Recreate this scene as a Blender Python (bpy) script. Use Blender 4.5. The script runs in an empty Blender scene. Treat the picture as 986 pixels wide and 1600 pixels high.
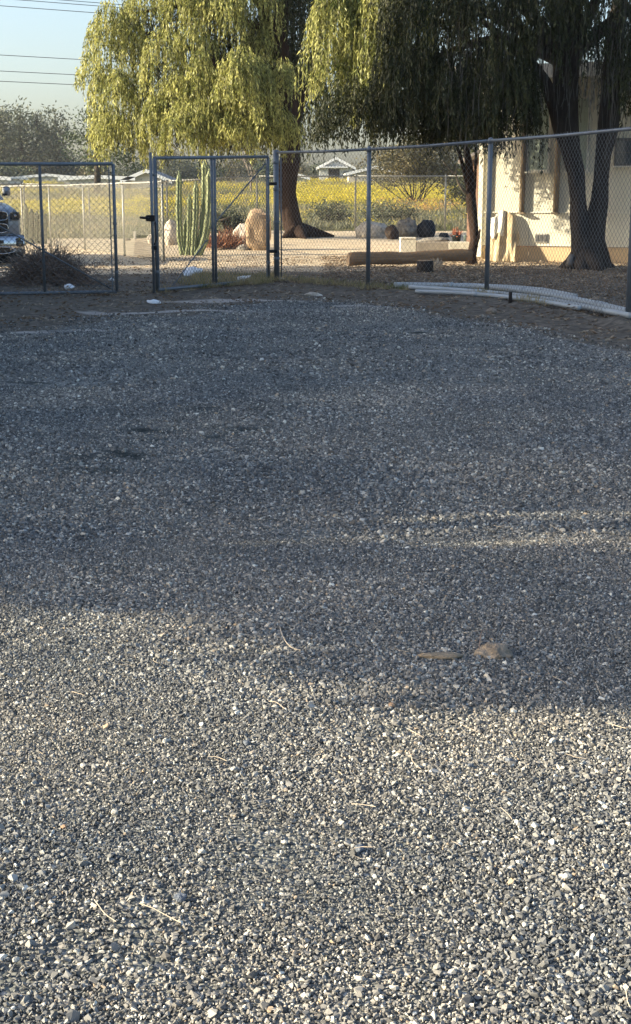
import bpy, math, random
import numpy as np
from mathutils import Vector, Matrix, noise as mnoise
R = math.radians
C = bpy.context.scene.collection
rnd = random.Random(7)
rng = np.random.default_rng(11)

# ------------------------------------------------------------------ camera
F_PX, CX, CY, HZ, CAM_H = 2150.0, 493.0, 800.0, 308.0, 1.4
TH = math.atan((CY - HZ) / F_PX)
cam_d = bpy.data.cameras.new("camera")
cam = bpy.data.objects.new("camera", cam_d); C.objects.link(cam)
cam.location = (0, 0, CAM_H)
cam.rotation_euler = (math.pi/2 - TH, 0, 0)
cam_d.sensor_fit = 'VERTICAL'; cam_d.sensor_height = 36.0
cam_d.lens = F_PX / 1600.0 * 36.0
cam_d.clip_end = 3000; cam_d.clip_start = 0.05
bpy.context.scene.camera = cam

# ------------------------------------------------------------------ sky, sun, exposure
SUN_EL = R(20.0)
LDIR = Vector((math.cos(R(6)), math.sin(R(6)), -math.tan(SUN_EL))).normalized()   # light travels to the right, a little away
world = bpy.data.worlds.new("World"); bpy.context.scene.world = world
world.use_nodes = True
wn = world.node_tree.nodes; wl = world.node_tree.links
sky = wn.new('ShaderNodeTexSky'); sky.sky_type = 'NISHITA'; sky.sun_disc = False
sky.sun_elevation = SUN_EL
sky.sun_rotation = math.atan2(-LDIR.x, -LDIR.y)
sky.air_density = 1.0; sky.dust_density = 3.6; sky.ozone_density = 1.9; sky.altitude = 200
wn['Background'].inputs['Strength'].default_value = 0.128
wl.new(sky.outputs[0], wn['Background'].inputs['Color'])
sun_d = bpy.data.lights.new("sun", 'SUN'); sun_d.energy = 5.0; sun_d.angle = R(0.53); sun_d.color = (1.0, 0.88, 0.65)
sun = bpy.data.objects.new("sun", sun_d); C.objects.link(sun)
sun.location = (-30, 0, 30); sun.rotation_euler = LDIR.to_track_quat('-Z', 'Y').to_euler()
vs = bpy.context.scene.view_settings
vs.view_transform = 'Standard'; vs.look = 'None'; vs.exposure = 1.38; vs.gamma = 1.0; vs.use_curve_mapping = False
cy = bpy.context.scene.cycles
cy.max_bounces = 6; cy.transparent_max_bounces = 6; cy.diffuse_bounces = 3

# ------------------------------------------------------------------ geometry of the view (used to place things at real distances)
def ray(px, py):
    u = (px - CX) / F_PX; v = (py - CY) / F_PX
    dy = math.cos(TH) - v * math.sin(TH)
    return u / dy, (-math.sin(TH) - v * math.cos(TH)) / dy
def at(px, py, Y):
    a, b = ray(px, py)
    return Vector((a * Y, Y, CAM_H + b * Y))
def sst(a, b, x):
    t = np.clip((np.asarray(x, float) - a) / (b - a), 0, 1)
    return t * t * (3 - 2 * t)
def wob(x, y, s, k=0.0):
    return (np.sin(x*s*1.3 + 1.7*np.sin(y*s*.7 + k) + k) + np.sin(y*s*1.1 + 1.3*np.sin(x*s*.9 + 2*k) + 2.1*k)) * .5
FENCE = [at(433, 437, 23.9), at(575, 449, 21.8), at(760, 462, 20.0), at(981, 500, 16.0)]
FENCE = [Vector((p.x, p.y, 0)) for p in FENCE]
def fence_y(x):
    xs = [-6.0, -2.6, FENCE[0].x, FENCE[1].x, FENCE[2].x, FENCE[3].x, 5.2]
    ys = [20.3, 20.6, FENCE[0].y, FENCE[1].y, FENCE[2].y, FENCE[3].y, 10.5]
    return np.interp(x, xs, ys)
def height(x, y):
    x = np.asarray(x, float); y = np.asarray(y, float)
    start = 33 + 12 * sst(-1.5, -7, x)
    z = .0195 * np.clip(y - start, 0, None) * sst(0, 6, y - start)
    z = np.where(y > 215, .0195 * (215 - start) + (y - 215) * .002, z)
    near = 1 - sst(30, 34, y)
    d = y - fence_y(x)                                   # berm of soil along the fence
    berm = np.exp(-((d + 1.1) / .8) ** 2) * (.075 + .05 * wob(x, y, 3.1, .5)) * sst(-.3, 1.0, x)
    lump = wob(x, y, .9, 1.1) * .012 + wob(x, y, 2.7, 2.2) * .006
    z = z + near * (berm + lump)
    for (a, b, rx, ry, dz) in ((-1.9, 10.2, .6, .8, -.035), (-1.35, 9.0, .5, .5, -.03), (-1.0, 11.2, .9, .5, -.03), (1.0, 6.3, .5, .25, -.02)):
        z = z + dz * np.exp(-((x - a) / rx) ** 2 - ((y - b) / ry) ** 2)
    return z
def hz(x, y): return float(height(x, y))
def gnd(px, py, Y0=None):
    """ground point seen at a pixel"""
    a, b = ray(px, py)
    Y = min(max(-CAM_H / b, 1), 300) if b < -1e-4 else 60.0
    for _ in range(14):
        Yn = min(max((hz(a * Y, Y) - CAM_H) / b, 1), 400)
        if abs(Yn - Y) < 2e-3: break
        Y = Yn if Y < 30 else .35 * Y + .65 * Yn
    return Vector((a * Y, Y, hz(a * Y, Y)))

# ------------------------------------------------------------------ materials
MATS = {}
def mat(name, col, rough=.8, metal=0., var=.15, scale=6., bump=0., bscale=40., col2=None, spec=.3, island=0., trans=0., coords='pos', stretch=None):
    if name in MATS: return MATS[name]
    m = bpy.data.materials.new(name); m.use_nodes = True; MATS[name] = m
    nt = m.node_tree; N = nt.nodes; L = nt.links
    b = N['Principled BSDF']
    b.inputs['Roughness'].default_value = rough; b.inputs['Metallic'].default_value = metal
    b.inputs['Specular IOR Level'].default_value = spec
    if coords == 'pos':
        g = N.new('ShaderNodeNewGeometry'); vec = g.outputs['Position']
    else:
        g = N.new('ShaderNodeTexCoord'); vec = g.outputs['Object']
    if stretch:
        mp = N.new('ShaderNodeMapping'); mp.inputs['Scale'].default_value = stretch; L.new(vec, mp.inputs['Vector']); vec = mp.outputs[0]
    n = N.new('ShaderNodeTexNoise'); n.inputs['Scale'].default_value = scale; n.inputs['Detail'].default_value = 6; n.inputs['Roughness'].default_value = .65
    L.new(vec, n.inputs['Vector'])
    r = N.new('ShaderNodeValToRGB'); r.color_ramp.elements[0].position = .3; r.color_ramp.elements[1].position = .7
    c2 = col2 or tuple(min(1, c * (1 + var)) for c in col); c1 = col if col2 else tuple(c * (1 - var) for c in col)
    r.color_ramp.elements[0].color = (*c1, 1); r.color_ramp.elements[1].color = (*c2, 1)
    L.new(n.outputs['Fac'], r.inputs['Fac'])
    out = r.outputs['Color']
    if island > 0:
        gg = N.new('ShaderNodeNewGeometry'); hs = N.new('ShaderNodeHueSaturation')
        mr = N.new('ShaderNodeMapRange'); mr.inputs['To Min'].default_value = 1 - island; mr.inputs['To Max'].default_value = 1 + island
        L.new(gg.outputs['Random Per Island'], mr.inputs['Value']); L.new(mr.outputs[0], hs.inputs['Value']); L.new(out, hs.inputs['Color'])
        out = hs.outputs['Color']
    L.new(out, b.inputs['Base Color'])
    if bump > 0:
        n2 = N.new('ShaderNodeTexNoise'); n2.inputs['Scale'].default_value = bscale; n2.inputs['Detail'].default_value = 5
        L.new(vec, n2.inputs['Vector'])
        bp = N.new('ShaderNodeBump'); bp.inputs['Strength'].default_value = bump; bp.inputs['Distance'].default_value = .02
        L.new(n2.outputs['Fac'], bp.inputs['Height']); L.new(bp.outputs[0], b.inputs['Normal'])
    if trans > 0:
        t = N.new('ShaderNodeBsdfTranslucent'); mx = N.new('ShaderNodeMixShader'); mx.inputs[0].default_value = trans
        L.new(out, t.inputs['Color']); L.new(b.outputs[0], mx.inputs[1]); L.new(t.outputs[0], mx.inputs[2])
        L.new(mx.outputs[0], N['Material Output'].inputs['Surface'])
    return m

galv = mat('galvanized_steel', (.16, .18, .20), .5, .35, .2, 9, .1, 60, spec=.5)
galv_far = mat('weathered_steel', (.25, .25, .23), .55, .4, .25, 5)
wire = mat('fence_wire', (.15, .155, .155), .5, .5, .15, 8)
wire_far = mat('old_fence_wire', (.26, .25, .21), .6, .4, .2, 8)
black_metal = mat('black_metal', (.02, .02, .022), .4, .5, .2)
bark_dark = mat('dark_bark', (.045, .037, .031), .95, 0, .45, 7, 1.0, 22, coords='pos', stretch=(1, 1, .25), spec=.1)
bark_red = mat('reddish_bark', (.036, .024, .019), .95, 0, .4, 7, 1.0, 20, stretch=(1, 1, .3), spec=.1)
bark_grey = mat('pale_bark', (.25, .21, .17), .9, 0, .3, 9, .7, 25, spec=.1)
leaf_lit = mat('sunlit_green_leaves', (.085, .11, .024), .5, 0, .3, 2.2, island=.85, trans=.36, spec=.35, col2=(.48, .465, .16))  # bright leaf copy, sunlight put into the colour of the lit crowns
leaf_dark = mat('dark_and_shaded_leaves', (.020, .028, .010), .55, 0, .3, 1.3, island=.5, trans=.18, spec=.3, col2=(.06, .064, .022))  # dark foliage; on the big weeping trees shade is put into this colour
leaf_brown = mat('brownish_leaves', (.075, .075, .032), .6, 0, .3, 1.3, island=.5, trans=.25, col2=(.16, .13, .07))
leaf_grey = mat('grey_green_leaves', (.06, .075, .042), .6, 0, .2, .25, island=.4, trans=.2, col2=(.12, .13, .085))
leaf_pine = mat('pine_needles', (.04, .065, .035), .6, 0, .2, .5, island=.35, trans=.1, col2=(.09, .11, .05))
twig_m = mat('dry_twigs', (.21, .155, .12), .9, 0, .3, 8, island=.4, spec=.1)
twig_pale = mat('pale_twigs', (.42, .36, .28), .85, 0, .2, 8, island=.3)
cactus_m = mat('cactus_green', (.13, .16, .075), .7, 0, .25, 6, .4, 30, col2=(.30, .32, .17))
cactus_rib = mat('cactus_ribs', (.26, .29, .15), .7, 0, .2, 10)
cactus_shade = mat('cactus_shaded', (.12, .13, .09), .75, 0, .3, 5, .3, 25)  # greyed cactus green, shade put into the colour
rock_tan = mat('tan_rock', (.26, .18, .115), .9, 0, .3, 5.5, 1.0, 14, col2=(.44, .33, .22), spec=.15)
rock_pale = mat('pale_rock', (.34, .29, .23), .9, 0, .3, 9, .8, 14, col2=(.66, .60, .51), spec=.15)
rock_grey = mat('grey_rock', (.10, .095, .085), .9, 0, .3, 9, .8, 14, col2=(.34, .31, .26), spec=.15)
rock_black = mat('black_rock', (.018, .02, .024), .7, 0, .4, 6, .7, 14, spec=.3)
rock_brown = mat('dark_brown_rock', (.05, .036, .028), .85, 0, .4, 6, .7, 14)
wood_log = mat('weathered_log', (.20, .115, .06), .85, 0, .35, 3, .5, 20, col2=(.36, .24, .14), coords='obj', stretch=(.6, 8, 8))
wood_end = mat('log_end_grain', (.34, .24, .15), .9, 0, .3, 20)
wood_dark = mat('dark_stump_wood', (.03, .024, .02), .9, 0, .4, 12, .6, 25)
concrete = mat('pale_concrete', (.52, .50, .45), .9, 0, .15, 9, .2, 40)
concrete_g = mat('grey_concrete', (.24, .22, .20), .9, 0, .15, 9, .2, 40)
cream = mat('cream_siding', (.72, .69, .56), .75, 0, .09, 2.2, .1, 20, stretch=(1, 1, .35))
cream_trim = mat('cream_trim', (.76, .73, .62), .7, 0, .05, 2)
skirt_m = mat('plywood_skirt', (.60, .45, .27), .85, 0, .12, 2.5, .15, 20)
win_glass = mat('window_glass', (.10, .12, .13), .12, 0, .2, 1.5, spec=.9)
win_screen = mat('window_screen', (.36, .42, .34), .6, 0, .1, 2)
win_frame = mat('window_frame', (.13, .13, .125), .5, .3, .1)
vent_m = mat('vent_metal', (.40, .38, .34), .6, .3, .1)
post_wood = mat('weathered_post', (.22, .17, .11), .85, 0, .3, 8, .4, 30, stretch=(1, 1, .2))
shaded_side_brown = mat('shaded_building_side', (.13, .075, .05), .85, 0, .2, 3)
tarp_m = mat('sun_bleached_canvas', (.34, .24, .13), .85, 0, .25, 2.2, .3, 12, col2=(.66, .55, .36))
tarp_w = mat('white_cloth', (.74, .70, .60), .85, 0, .08, 5)
pipe_m = mat('grey_plastic_pipe', (.38, .41, .42), .45, 0, .12, 3, spec=.5)
plastic_w = mat('white_plastic', (.82, .83, .84), .4, 0, .08, 20, spec=.5)
pot_blk = mat('black_plastic_pot', (.015, .02, .02), .4, 0, .2)
pot_grn = mat('grey_green_pot', (.12, .16, .15), .5, 0, .2)
leaf_red = mat('reddish_succulent', (.32, .12, .07), .6, 0, .3, 8, island=.4, trans=.2)
grass_brown = mat('red_brown_blades', (.22, .105, .06), .7, 0, .3, 5, island=.5, trans=.25, col2=(.38, .2, .12))
truck_paint = mat('silver_truck_paint', (.20, .225, .27), .28, .45, .03, 2, spec=.6)
chrome = mat('chrome', (.45, .46, .48), .12, 1., .03, 2)
rubber = mat('black_rubber', (.012, .012, .013), .75, 0, .2)
lamp_glass = mat('headlight_glass', (.05, .055, .055), .08, .2, .3, 25, spec=.9)
glass_dark = mat('dark_car_glass', (.02, .025, .03), .05, 0, .1, spec=.9)
clod_m = mat('tan_soil_clod', (.27, .225, .175), .95, 0, .3, 30, .8, 60, spec=.05)
dryleaf_m = mat('dry_leaf', (.24, .19, .13), .9, 0, .2, 60, .3, 80)
wall_white = mat('white_clapboard', (.55, .56, .55), .8, 0, .1, .8)
roof_dark = mat('dark_shingles', (.10, .085, .07), .9, 0, .2, 2)
roof_grey = mat('grey_roof', (.22, .22, .22), .9, 0, .15, 1)
roof_white = mat('white_metal_roof', (.55, .55, .52), .5, 0, .08, 1)
trim_white = mat('white_trim', (.8, .8, .77), .6, 0, .05)
dark_open = mat('dark_doorway', (.04, .035, .03), .8, 0, .1)
barn_m = mat('caster_barn_siding', (.42, .36, .27), .8, 0, .1, 1)
wire_black = mat('power_cable', (.05, .05, .055), .6)

# ------------------------------------------------------------------ mesh helpers
def tag(o, label=None, cat=None, group=None, kind=None):
    if label: o['label'] = label
    if cat: o['category'] = cat
    if group: o['group'] = group
    if kind: o['kind'] = kind
    return o
def empty(name, loc, label=None, cat=None, group=None, rz=0):
    o = bpy.data.objects.new(name, None); C.objects.link(o); o.location = loc; o.rotation_euler = (0, 0, rz)
    o.empty_display_size = .2
    return tag(o, label, cat, group)
def link_mesh(name, me, m, parent=None, loc=None):
    o = bpy.data.objects.new(name, me); C.objects.link(o)
    if m: me.materials.append(m)
    if parent is not None: o.parent = parent
    if loc is not None: o.location = loc
    return o
def fast_mesh(name, V, Fq, smooth=False):
    """V (n,3), Fq (m,k) all faces of k corners"""
    V = np.asarray(V, np.float32); Fq = np.asarray(Fq, np.int32); k = Fq.shape[1]
    me = bpy.data.meshes.new(name)
    me.vertices.add(len(V)); me.vertices.foreach_set('co', V.ravel())
    me.loops.add(Fq.size); me.loops.foreach_set('vertex_index', Fq.ravel())
    me.polygons.add(len(Fq)); me.polygons.foreach_set('loop_start', np.arange(0, Fq.size, k, dtype=np.int32))
    if smooth: me.polygons.foreach_set('use_smooth', np.ones(len(Fq), bool))
    me.update(calc_edges=True); me.validate()
    return me
class MB:
    def __init__(s, origin=(0, 0, 0)): s.v = []; s.f = []; s.o = Vector(origin)
    def add(s, vs, fs, M=None):
        n = len(s.v)
        for p in vs:
            p = Vector(p)
            if M is not None: p = M @ p
            s.v.append(p - s.o)
        for f in fs: s.f.append([n + i for i in f])
        return s
    def box(s, c, size, rz=0, M=None, bev=0.0):
        x, y, z = (d / 2 for d in size)
        Rm = Matrix.Translation(c) @ Matrix.Rotation(rz, 4, 'Z')
        if M is not None: Rm = M @ Rm
        if bev <= 0:
            vs_ = [(-x,-y,-z),(x,-y,-z),(x,y,-z),(-x,y,-z),(-x,-y,z),(x,-y,z),(x,y,z),(-x,y,z)]
            fs_ = [(0,3,2,1),(4,5,6,7),(0,1,5,4),(1,2,6,5),(2,3,7,6),(3,0,4,7)]
            return s.add(vs_, fs_, Rm)
        b = min(bev, x*.9, y*.9, z*.9); vs_ = []
        for zz, k in ((-z, b), (-z+b, 0), (z-b, 0), (z, b)):
            X, Y = x - k, y - k
            vs_ += [(-X+b,-Y,zz),(X-b,-Y,zz),(X,-Y+b,zz),(X,Y-b,zz),(X-b,Y,zz),(-X+b,Y,zz),(-X,Y-b,zz),(-X,-Y+b,zz)]
        fs_ = [tuple(range(7,-1,-1)), tuple(range(24,32))]
        for r_ in range(3):
            for i in range(8): fs_.append((r_*8+i, r_*8+(i+1)%8, r_*8+8+(i+1)%8, r_*8+8+i))
        return s.add(vs_, fs_, Rm)
    def tube(s, path, rad, n=8, caps=True, squash=1.0, ribs=0, amp=0, wobble=0, seed=0):
        path = [Vector(p) for p in path]
        if not hasattr(rad, '__len__'): rad = [rad] * len(path)
        vs_ = []; up = None
        for i, p in enumerate(path):
            t = (path[min(i+1, len(path)-1)] - path[max(i-1, 0)]).normalized()
            if up is None:
                up = Vector((0, 0, 1)) if abs(t.z) < .9 else Vector((1, 0, 0))
            a = (up - t * up.dot(t)).normalized(); up = a; b_ = t.cross(a)
            for k in range(n):
                an = 2*math.pi*k/n; r_ = rad[i]
                if ribs: r_ *= 1 + amp*math.cos(ribs*an)
                q = p + a*math.cos(an)*r_ + b_*math.sin(an)*r_*squash
                if wobble:
                    w = mnoise.noise_vector(Vector((q.x*2.3+seed, q.y*2.3, q.z*1.1))) * wobble * rad[i]
                    w2 = mnoise.noise_vector(Vector((q.x*7+seed, q.y*7, q.z*2.5))) * wobble * .4 * rad[i]
                    q = q + w + w2
                vs_.append(q)
        fs_ = []
        for i in range(len(path)-1):
            for k in range(n): fs_.append((i*n+k, i*n+(k+1)%n, (i+1)*n+(k+1)%n, (i+1)*n+k))
        if caps: fs_ += [tuple(range(n-1,-1,-1)), tuple((len(path)-1)*n + k for k in range(n))]
        return s.add(vs_, fs_)
    def lathe(s, prof, n=16, M=None, c=(0,0,0)):
        vs_ = []; c = Vector(c)
        for r_, z in prof:
            for k in range(n): vs_.append(c + Vector((r_*math.cos(2*math.pi*k/n), r_*math.sin(2*math.pi*k/n), z)))
        fs_ = [(i*n+k, i*n+(k+1)%n, (i+1)*n+(k+1)%n, (i+1)*n+k) for i in range(len(prof)-1) for k in range(n)]
        fs_ += [tuple(range(n-1,-1,-1)), tuple((len(prof)-1)*n+k for k in range(n))]
        return s.add(vs_, fs_, M)
    def prism(s, prof, x0, x1, M=None):
        """profile in (y,z) extruded along x"""
        n = len(prof)
        vs_ = [(x0, y, z) for y, z in prof] + [(x1, y, z) for y, z in prof]
        fs_ = [tuple(range(n-1,-1,-1)), tuple(range(n, 2*n))] + [(i, (i+1)%n, n+(i+1)%n, n+i) for i in range(n)]
        return s.add(vs_, fs_, M)
    def build(s, name, m, parent=None, smooth=False, loc=None):
        me = bpy.data.meshes.new(name); me.from_pydata([tuple(p) for p in s.v], [], s.f)
        if smooth: me.polygons.foreach_set('use_smooth', [True]*len(me.polygons))
        me.update()
        bmn = me
        return link_mesh(name, me, m, parent, loc)
def rock_mesh(rx, ry, rz_, seed, sub=3, rough=.22, flat=.0, ang=.0, boxy=1.0):
    import bmesh
    bm = bmesh.new(); bmesh.ops.create_icosphere(bm, subdivisions=sub, radius=1)
    for v in bm.verts:
        p = v.co.copy(); sd = Vector((seed*3.1, seed*1.7, -seed))
        d = 1 + rough*mnoise.noise(p*1.1+sd) + rough*.5*mnoise.noise(p*2.6+sd) + rough*.22*mnoise.noise(p*6+sd)
        if boxy < 1: p = Vector([math.copysign(abs(c_)**boxy, c_) for c_ in p])*.88
        p = p*d
        if ang: # facets
            for k in range(5):
                nn = mnoise.noise_vector(Vector((k*5.3, seed*2.2, 1.7))).normalized(); dd = p.dot(nn)
                if dd > ang: p -= nn*(dd-ang)
        if p.z < -flat and flat > 0: p.z = -flat
        v.co = Vector((p.x*rx, p.y*ry, p.z*rz_))
    me = bpy.data.meshes.new('rock'); bm.to_mesh(me); bm.free()
    me.polygons.foreach_set('use_smooth', [True]*len(me.polygons))
    return me
def rock(name, loc, rx, ry, rz_, seed, m, label, cat='rock', group=None, **k):
    me = rock_mesh(rx, ry, rz_, seed, **k)
    o = link_mesh(name, me, m, None, loc)
    return tag(o, label, cat, group)

def unit(a): return a / np.maximum(np.linalg.norm(a, axis=1, keepdims=True), 1e-9)
def leaf_quads(P, D, L, W, r=rng):
    """rhombic leaves: base P, direction D (n,3), length L, width W"""
    n = len(P); D = unit(D); S = unit(np.cross(D, r.normal(size=(n, 3))))
    L = np.broadcast_to(L, (n,))[:, None]; W = np.broadcast_to(W, (n,))[:, None]
    V = np.stack([P, P + D*L*.45 + S*W*.5, P + D*L, P + D*L*.45 - S*W*.5], 1).reshape(-1, 3)
    return V, np.arange(4*n, dtype=np.int32).reshape(n, 4)
def join_q(parts):
    Vs = []; Fs = []; n = 0
    for V, Fq in parts: Vs.append(V); Fs.append(Fq + n); n += len(V)
    return np.concatenate(Vs), np.concatenate(Fs)
def ribbons(P0, P1, W, r=rng):
    n = len(P0); D = unit(P1 - P0); S = unit(np.cross(D, r.normal(size=(n, 3)))) * W * .5
    V = np.stack([P0 - S, P0 + S, P1 + S, P1 - S], 1).reshape(-1, 3)
    return V, np.arange(4*n, dtype=np.int32).reshape(n, 4)

def weeping(clumps, r, leafL=.12, leafW=.026, step=.055, fuzz=.05):
    """each clump (x, y, ztop, rx, ry, dome, hang, n): strands leave a dome and hang down"""
    LP = []; LD = []; A = []; B = []
    for (x, y, zt, rx, ry, dome, hang, n) in clumps:
        n = int(n)
        q = np.sqrt(r.random(n)); an = r.random(n) * 2*np.pi
        lump = 1 + .18*np.sin(an*3 + x*5) + .12*np.sin(an*7 + y*3)
        ox = x + q*rx*lump*np.cos(an); oy = y + q*ry*lump*np.sin(an)
        oz = zt - dome*q**2.2 + r.normal(size=n)*.10 + .12*np.sin(ox*4)*np.cos(oy*3)
        Ls = hang * (.35 + .75*r.random(n)) * (.75 + .25*np.sin(ox*5.1 + oy*2))
        outx = np.cos(an)*(.12 + .25*r.random(n)); outy = np.sin(an)*(.12 + .25*r.random(n))
        segs = 7
        prev = None
        for s_ in range(segs + 1):
            t = s_/segs
            px_ = ox + outx*Ls*(1-(1-t)**2)*.6 + fuzz*np.sin(t*5 + an*9)*t
            py_ = oy + outy*Ls*(1-(1-t)**2)*.6 + fuzz*np.cos(t*4 + an*7)*t
            pz_ = oz + .12*Ls*np.sin(t*2.2)*(1-t) - Ls*t**1.25
            cur = np.stack([px_, py_, pz_], 1)
            if prev is not None: A.append(prev); B.append(cur)
            prev = cur
    A = np.concatenate(A); B = np.concatenate(B)
    seg = np.linalg.norm(B - A, axis=1)
    cnt = np.maximum(1, np.round(seg/step + r.random(len(seg)) - .5)).astype(int)
    idx = np.repeat(np.arange(len(A)), cnt)
    t = r.random(len(idx))[:, None]
    P = A[idx]*(1-t) + B[idx]*t
    D = unit(B[idx]-A[idx])*1.0 + r.normal(size=P.shape)*.42; D[:, 2] -= .35
    V1 = leaf_quads(P, D, leafL*(.6+.7*r.random(len(P))), leafW*(.7+.6*r.random(len(P))), r)
    V2 = ribbons(A, B, .006, r)
    return join_q([V1, V2])
def crown_blobs(blobs, r, leafL, leafW, per, droop=.3, twig=0):
    """blobs (x,y,z,rx,ry,rz): leaf clusters through the volume, denser to the outside"""
    Ps = []
    for (x, y, z, rx, ry, rz_) in blobs:
        nc = max(3, int(per*rx*rz_/(leafL**2)/4.5))
        d = unit(r.normal(size=(nc, 3))) * (r.random((nc, 1))**.45)
        c = np.array([x, y, z]) + d*np.array([rx, ry, rz_])
        k = 34
        cl = np.repeat(c, k, 0) + r.normal(size=(nc*k, 3))*np.array([1, 1, .75])*leafL*1.6
        Ps.append(cl)
    P = np.concatenate(Ps)
    D = r.normal(size=P.shape); D[:, 2] -= droop
    return leaf_quads(P, D, leafL*(.6+.7*r.random(len(P))), leafW*(.6+.7*r.random(len(P))), r)

def branch_tree(mb, base, tips, r0, seed=0, n=8, wob_=.25):
    for (tip, r1, bend) in tips:
        b = Vector(base); t = Vector(tip); path = []
        for i in range(9):
            s_ = i/8; p = b.lerp(t, s_) + Vector(bend)*math.sin(math.pi*s_)
            w = mnoise.noise_vector(Vector((seed + s_*3, tip[0], tip[1])))*.06*(t-b).length*s_
            path.append(p + w)
        mb.tube(path, [r0 + (r1-r0)*(i/8)**.8 for i in range(9)], n, wobble=wob_, seed=seed)

def scatter(name, pts, rot, scl, idx, protos, label=None, cat=None, parent=None):
    """one 'stuff' object: points that carry small meshes (geometry nodes)"""
    me = bpy.data.meshes.new(name); n = len(pts)
    me.vertices.add(n); me.vertices.foreach_set('co', np.asarray(pts, np.float32).ravel())
    a = me.attributes.new('rot', 'FLOAT_VECTOR', 'POINT'); a.data.foreach_set('vector', np.asarray(rot, np.float32).ravel())
    a = me.attributes.new('scl', 'FLOAT_VECTOR', 'POINT'); a.data.foreach_set('vector', np.asarray(scl, np.float32).ravel())
    a = me.attributes.new('idx', 'INT', 'POINT'); a.data.foreach_set('value', np.asarray(idx, np.int32))
    o = bpy.data.objects.new(name, me); C.objects.link(o)
    if parent: o.parent = parent
    col = bpy.data.collections.new(name + '_kinds')
    for i, (m_, mt) in enumerate(protos):
        p = bpy.data.objects.new('%s_kind_%02d' % (name, i), m_)
        if not m_.materials: m_.materials.append(mt)
        col.objects.link(p)
    ng = bpy.data.node_groups.new(name + '_nodes', 'GeometryNodeTree')
    ng.interface.new_socket('Geometry', in_out='INPUT', socket_type='NodeSocketGeometry')
    ng.interface.new_socket('Geometry', in_out='OUTPUT', socket_type='NodeSocketGeometry')
    N = ng.nodes; L = ng.links
    gi = N.new('NodeGroupInput'); go = N.new('NodeGroupOutput')
    m2p = N.new('GeometryNodeMeshToPoints'); iop = N.new('GeometryNodeInstanceOnPoints'); ci = N.new('GeometryNodeCollectionInfo')
    ci.inputs['Collection'].default_value = col; ci.inputs['Separate Children'].default_value = True; ci.inputs['Reset Children'].default_value = True
    def attr(nm, ty):
        q = N.new('GeometryNodeInputNamedAttribute'); q.data_type = ty; q.inputs['Name'].default_value = nm; return q.outputs[0]
    L.new(gi.outputs[0], m2p.inputs['Mesh']); L.new(m2p.outputs[0], iop.inputs['Points'])
    L.new(ci.outputs[0], iop.inputs['Instance']); iop.inputs['Pick Instance'].default_value = True
    L.new(attr('idx', 'INT'), iop.inputs['Instance Index'])
    e2r = N.new('FunctionNodeEulerToRotation'); L.new(attr('rot', 'FLOAT_VECTOR'), e2r.inputs[0]); L.new(e2r.outputs[0], iop.inputs['Rotation'])
    L.new(attr('scl', 'FLOAT_VECTOR'), iop.inputs['Scale'])
    L.new(iop.outputs[0], go.inputs[0])
    md = o.modifiers.new('scatter', 'NODES'); md.node_group = ng
    tag(o, label, cat, None, 'stuff')
    return o

# ------------------------------------------------------------------ ground
def grid_sheet(name, xs, ys, zf, masks=None, keep=None):
    X, Y = np.meshgrid(xs, ys); Z = zf(X, Y)
    V = np.stack([X, Y, Z], -1).reshape(-1, 3)
    ny, nx = X.shape; i = np.arange((ny-1)*(nx-1)); r_ = i//(nx-1); c_ = i % (nx-1); a = r_*nx + c_
    Fq = np.stack([a, a+1, a+nx+1, a+nx], 1)
    if keep is not None:
        k = keep(X, Y).reshape(-1); Fq = Fq[k[Fq].all(1)]
    me = bpy.data.meshes.new(name)
    me.vertices.add(len(V)); me.vertices.foreach_set('co', V.astype(np.float32).ravel())
    me.loops.add(Fq.size); me.loops.foreach_set('vertex_index', Fq.astype(np.int32).ravel())
    me.polygons.add(len(Fq)); me.polygons.foreach_set('loop_start', np.arange(0, Fq.size, 4, dtype=np.int32))
    me.polygons.foreach_set('use_smooth', np.ones(len(Fq), bool))
    if masks:
        for k, fn in masks.items():
            at_ = me.attributes.new(k, 'FLOAT', 'POINT'); at_.data.foreach_set('value', np.clip(fn(X, Y), 0, 1).astype(np.float32).ravel())
    me.update(calc_edges=True)
    return me
def geo(a, b, n, p): return a + (b-a)*np.linspace(0, 1, n)**p

EDGE_X = [-9, -4.3, -2.3, -.3, .9, 2.1, 2.75, 3.1, 4.2]
EDGE_Y = [12.5, 14.0, 17.0, 19.6, 18.4, 15.8, 13.6, 12.3, 9.5]
def lot_edge(x): return np.interp(x, EDGE_X, EDGE_Y)
def m_gravel(X, Y):                       # 1 on the gravel, 0 on the soil round it
    d = lot_edge(X) - Y + .5*wob(X, Y, 1.6, .3) + .3*wob(X, Y, 4.1, 1.3)
    return sst(-.8, 1.4 + 1.5*sst(0, -3, X), d)
def m_dirt(X, Y):                         # pale trodden dirt beyond the gate
    a = sst(-1.0, 2.2, Y - (26.3 + .3*X*sst(0, 3, -X) + 1.0*sst(0, 2.0, X)) + .6*wob(X, Y, 1.1, .9))
    return a
def m_field(X, Y):
    e = 47.6 + .25*X*sst(0, 5, X)*0 + .5*wob(X, Y, .8, 4)
    return sst(-.8, .8, Y - e)
_DAMP = [(gnd(px, py), wx, wy, .75 if py < 760 else .5) for (px, py, wx, wy) in ((215, 672, .22, .28), (330, 640, .42, .16), (165, 708, .28, .22), (385, 673, .22, .14), (235, 690, .16, .12), (445, 603, .2, .14), (640, 812, .16, .1), (650, 520, .3, .25), (150, 735, .35, .25), (20, 600, .5, .2), (300, 815, .3, .1), (90, 790, .5, .16))]
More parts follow.
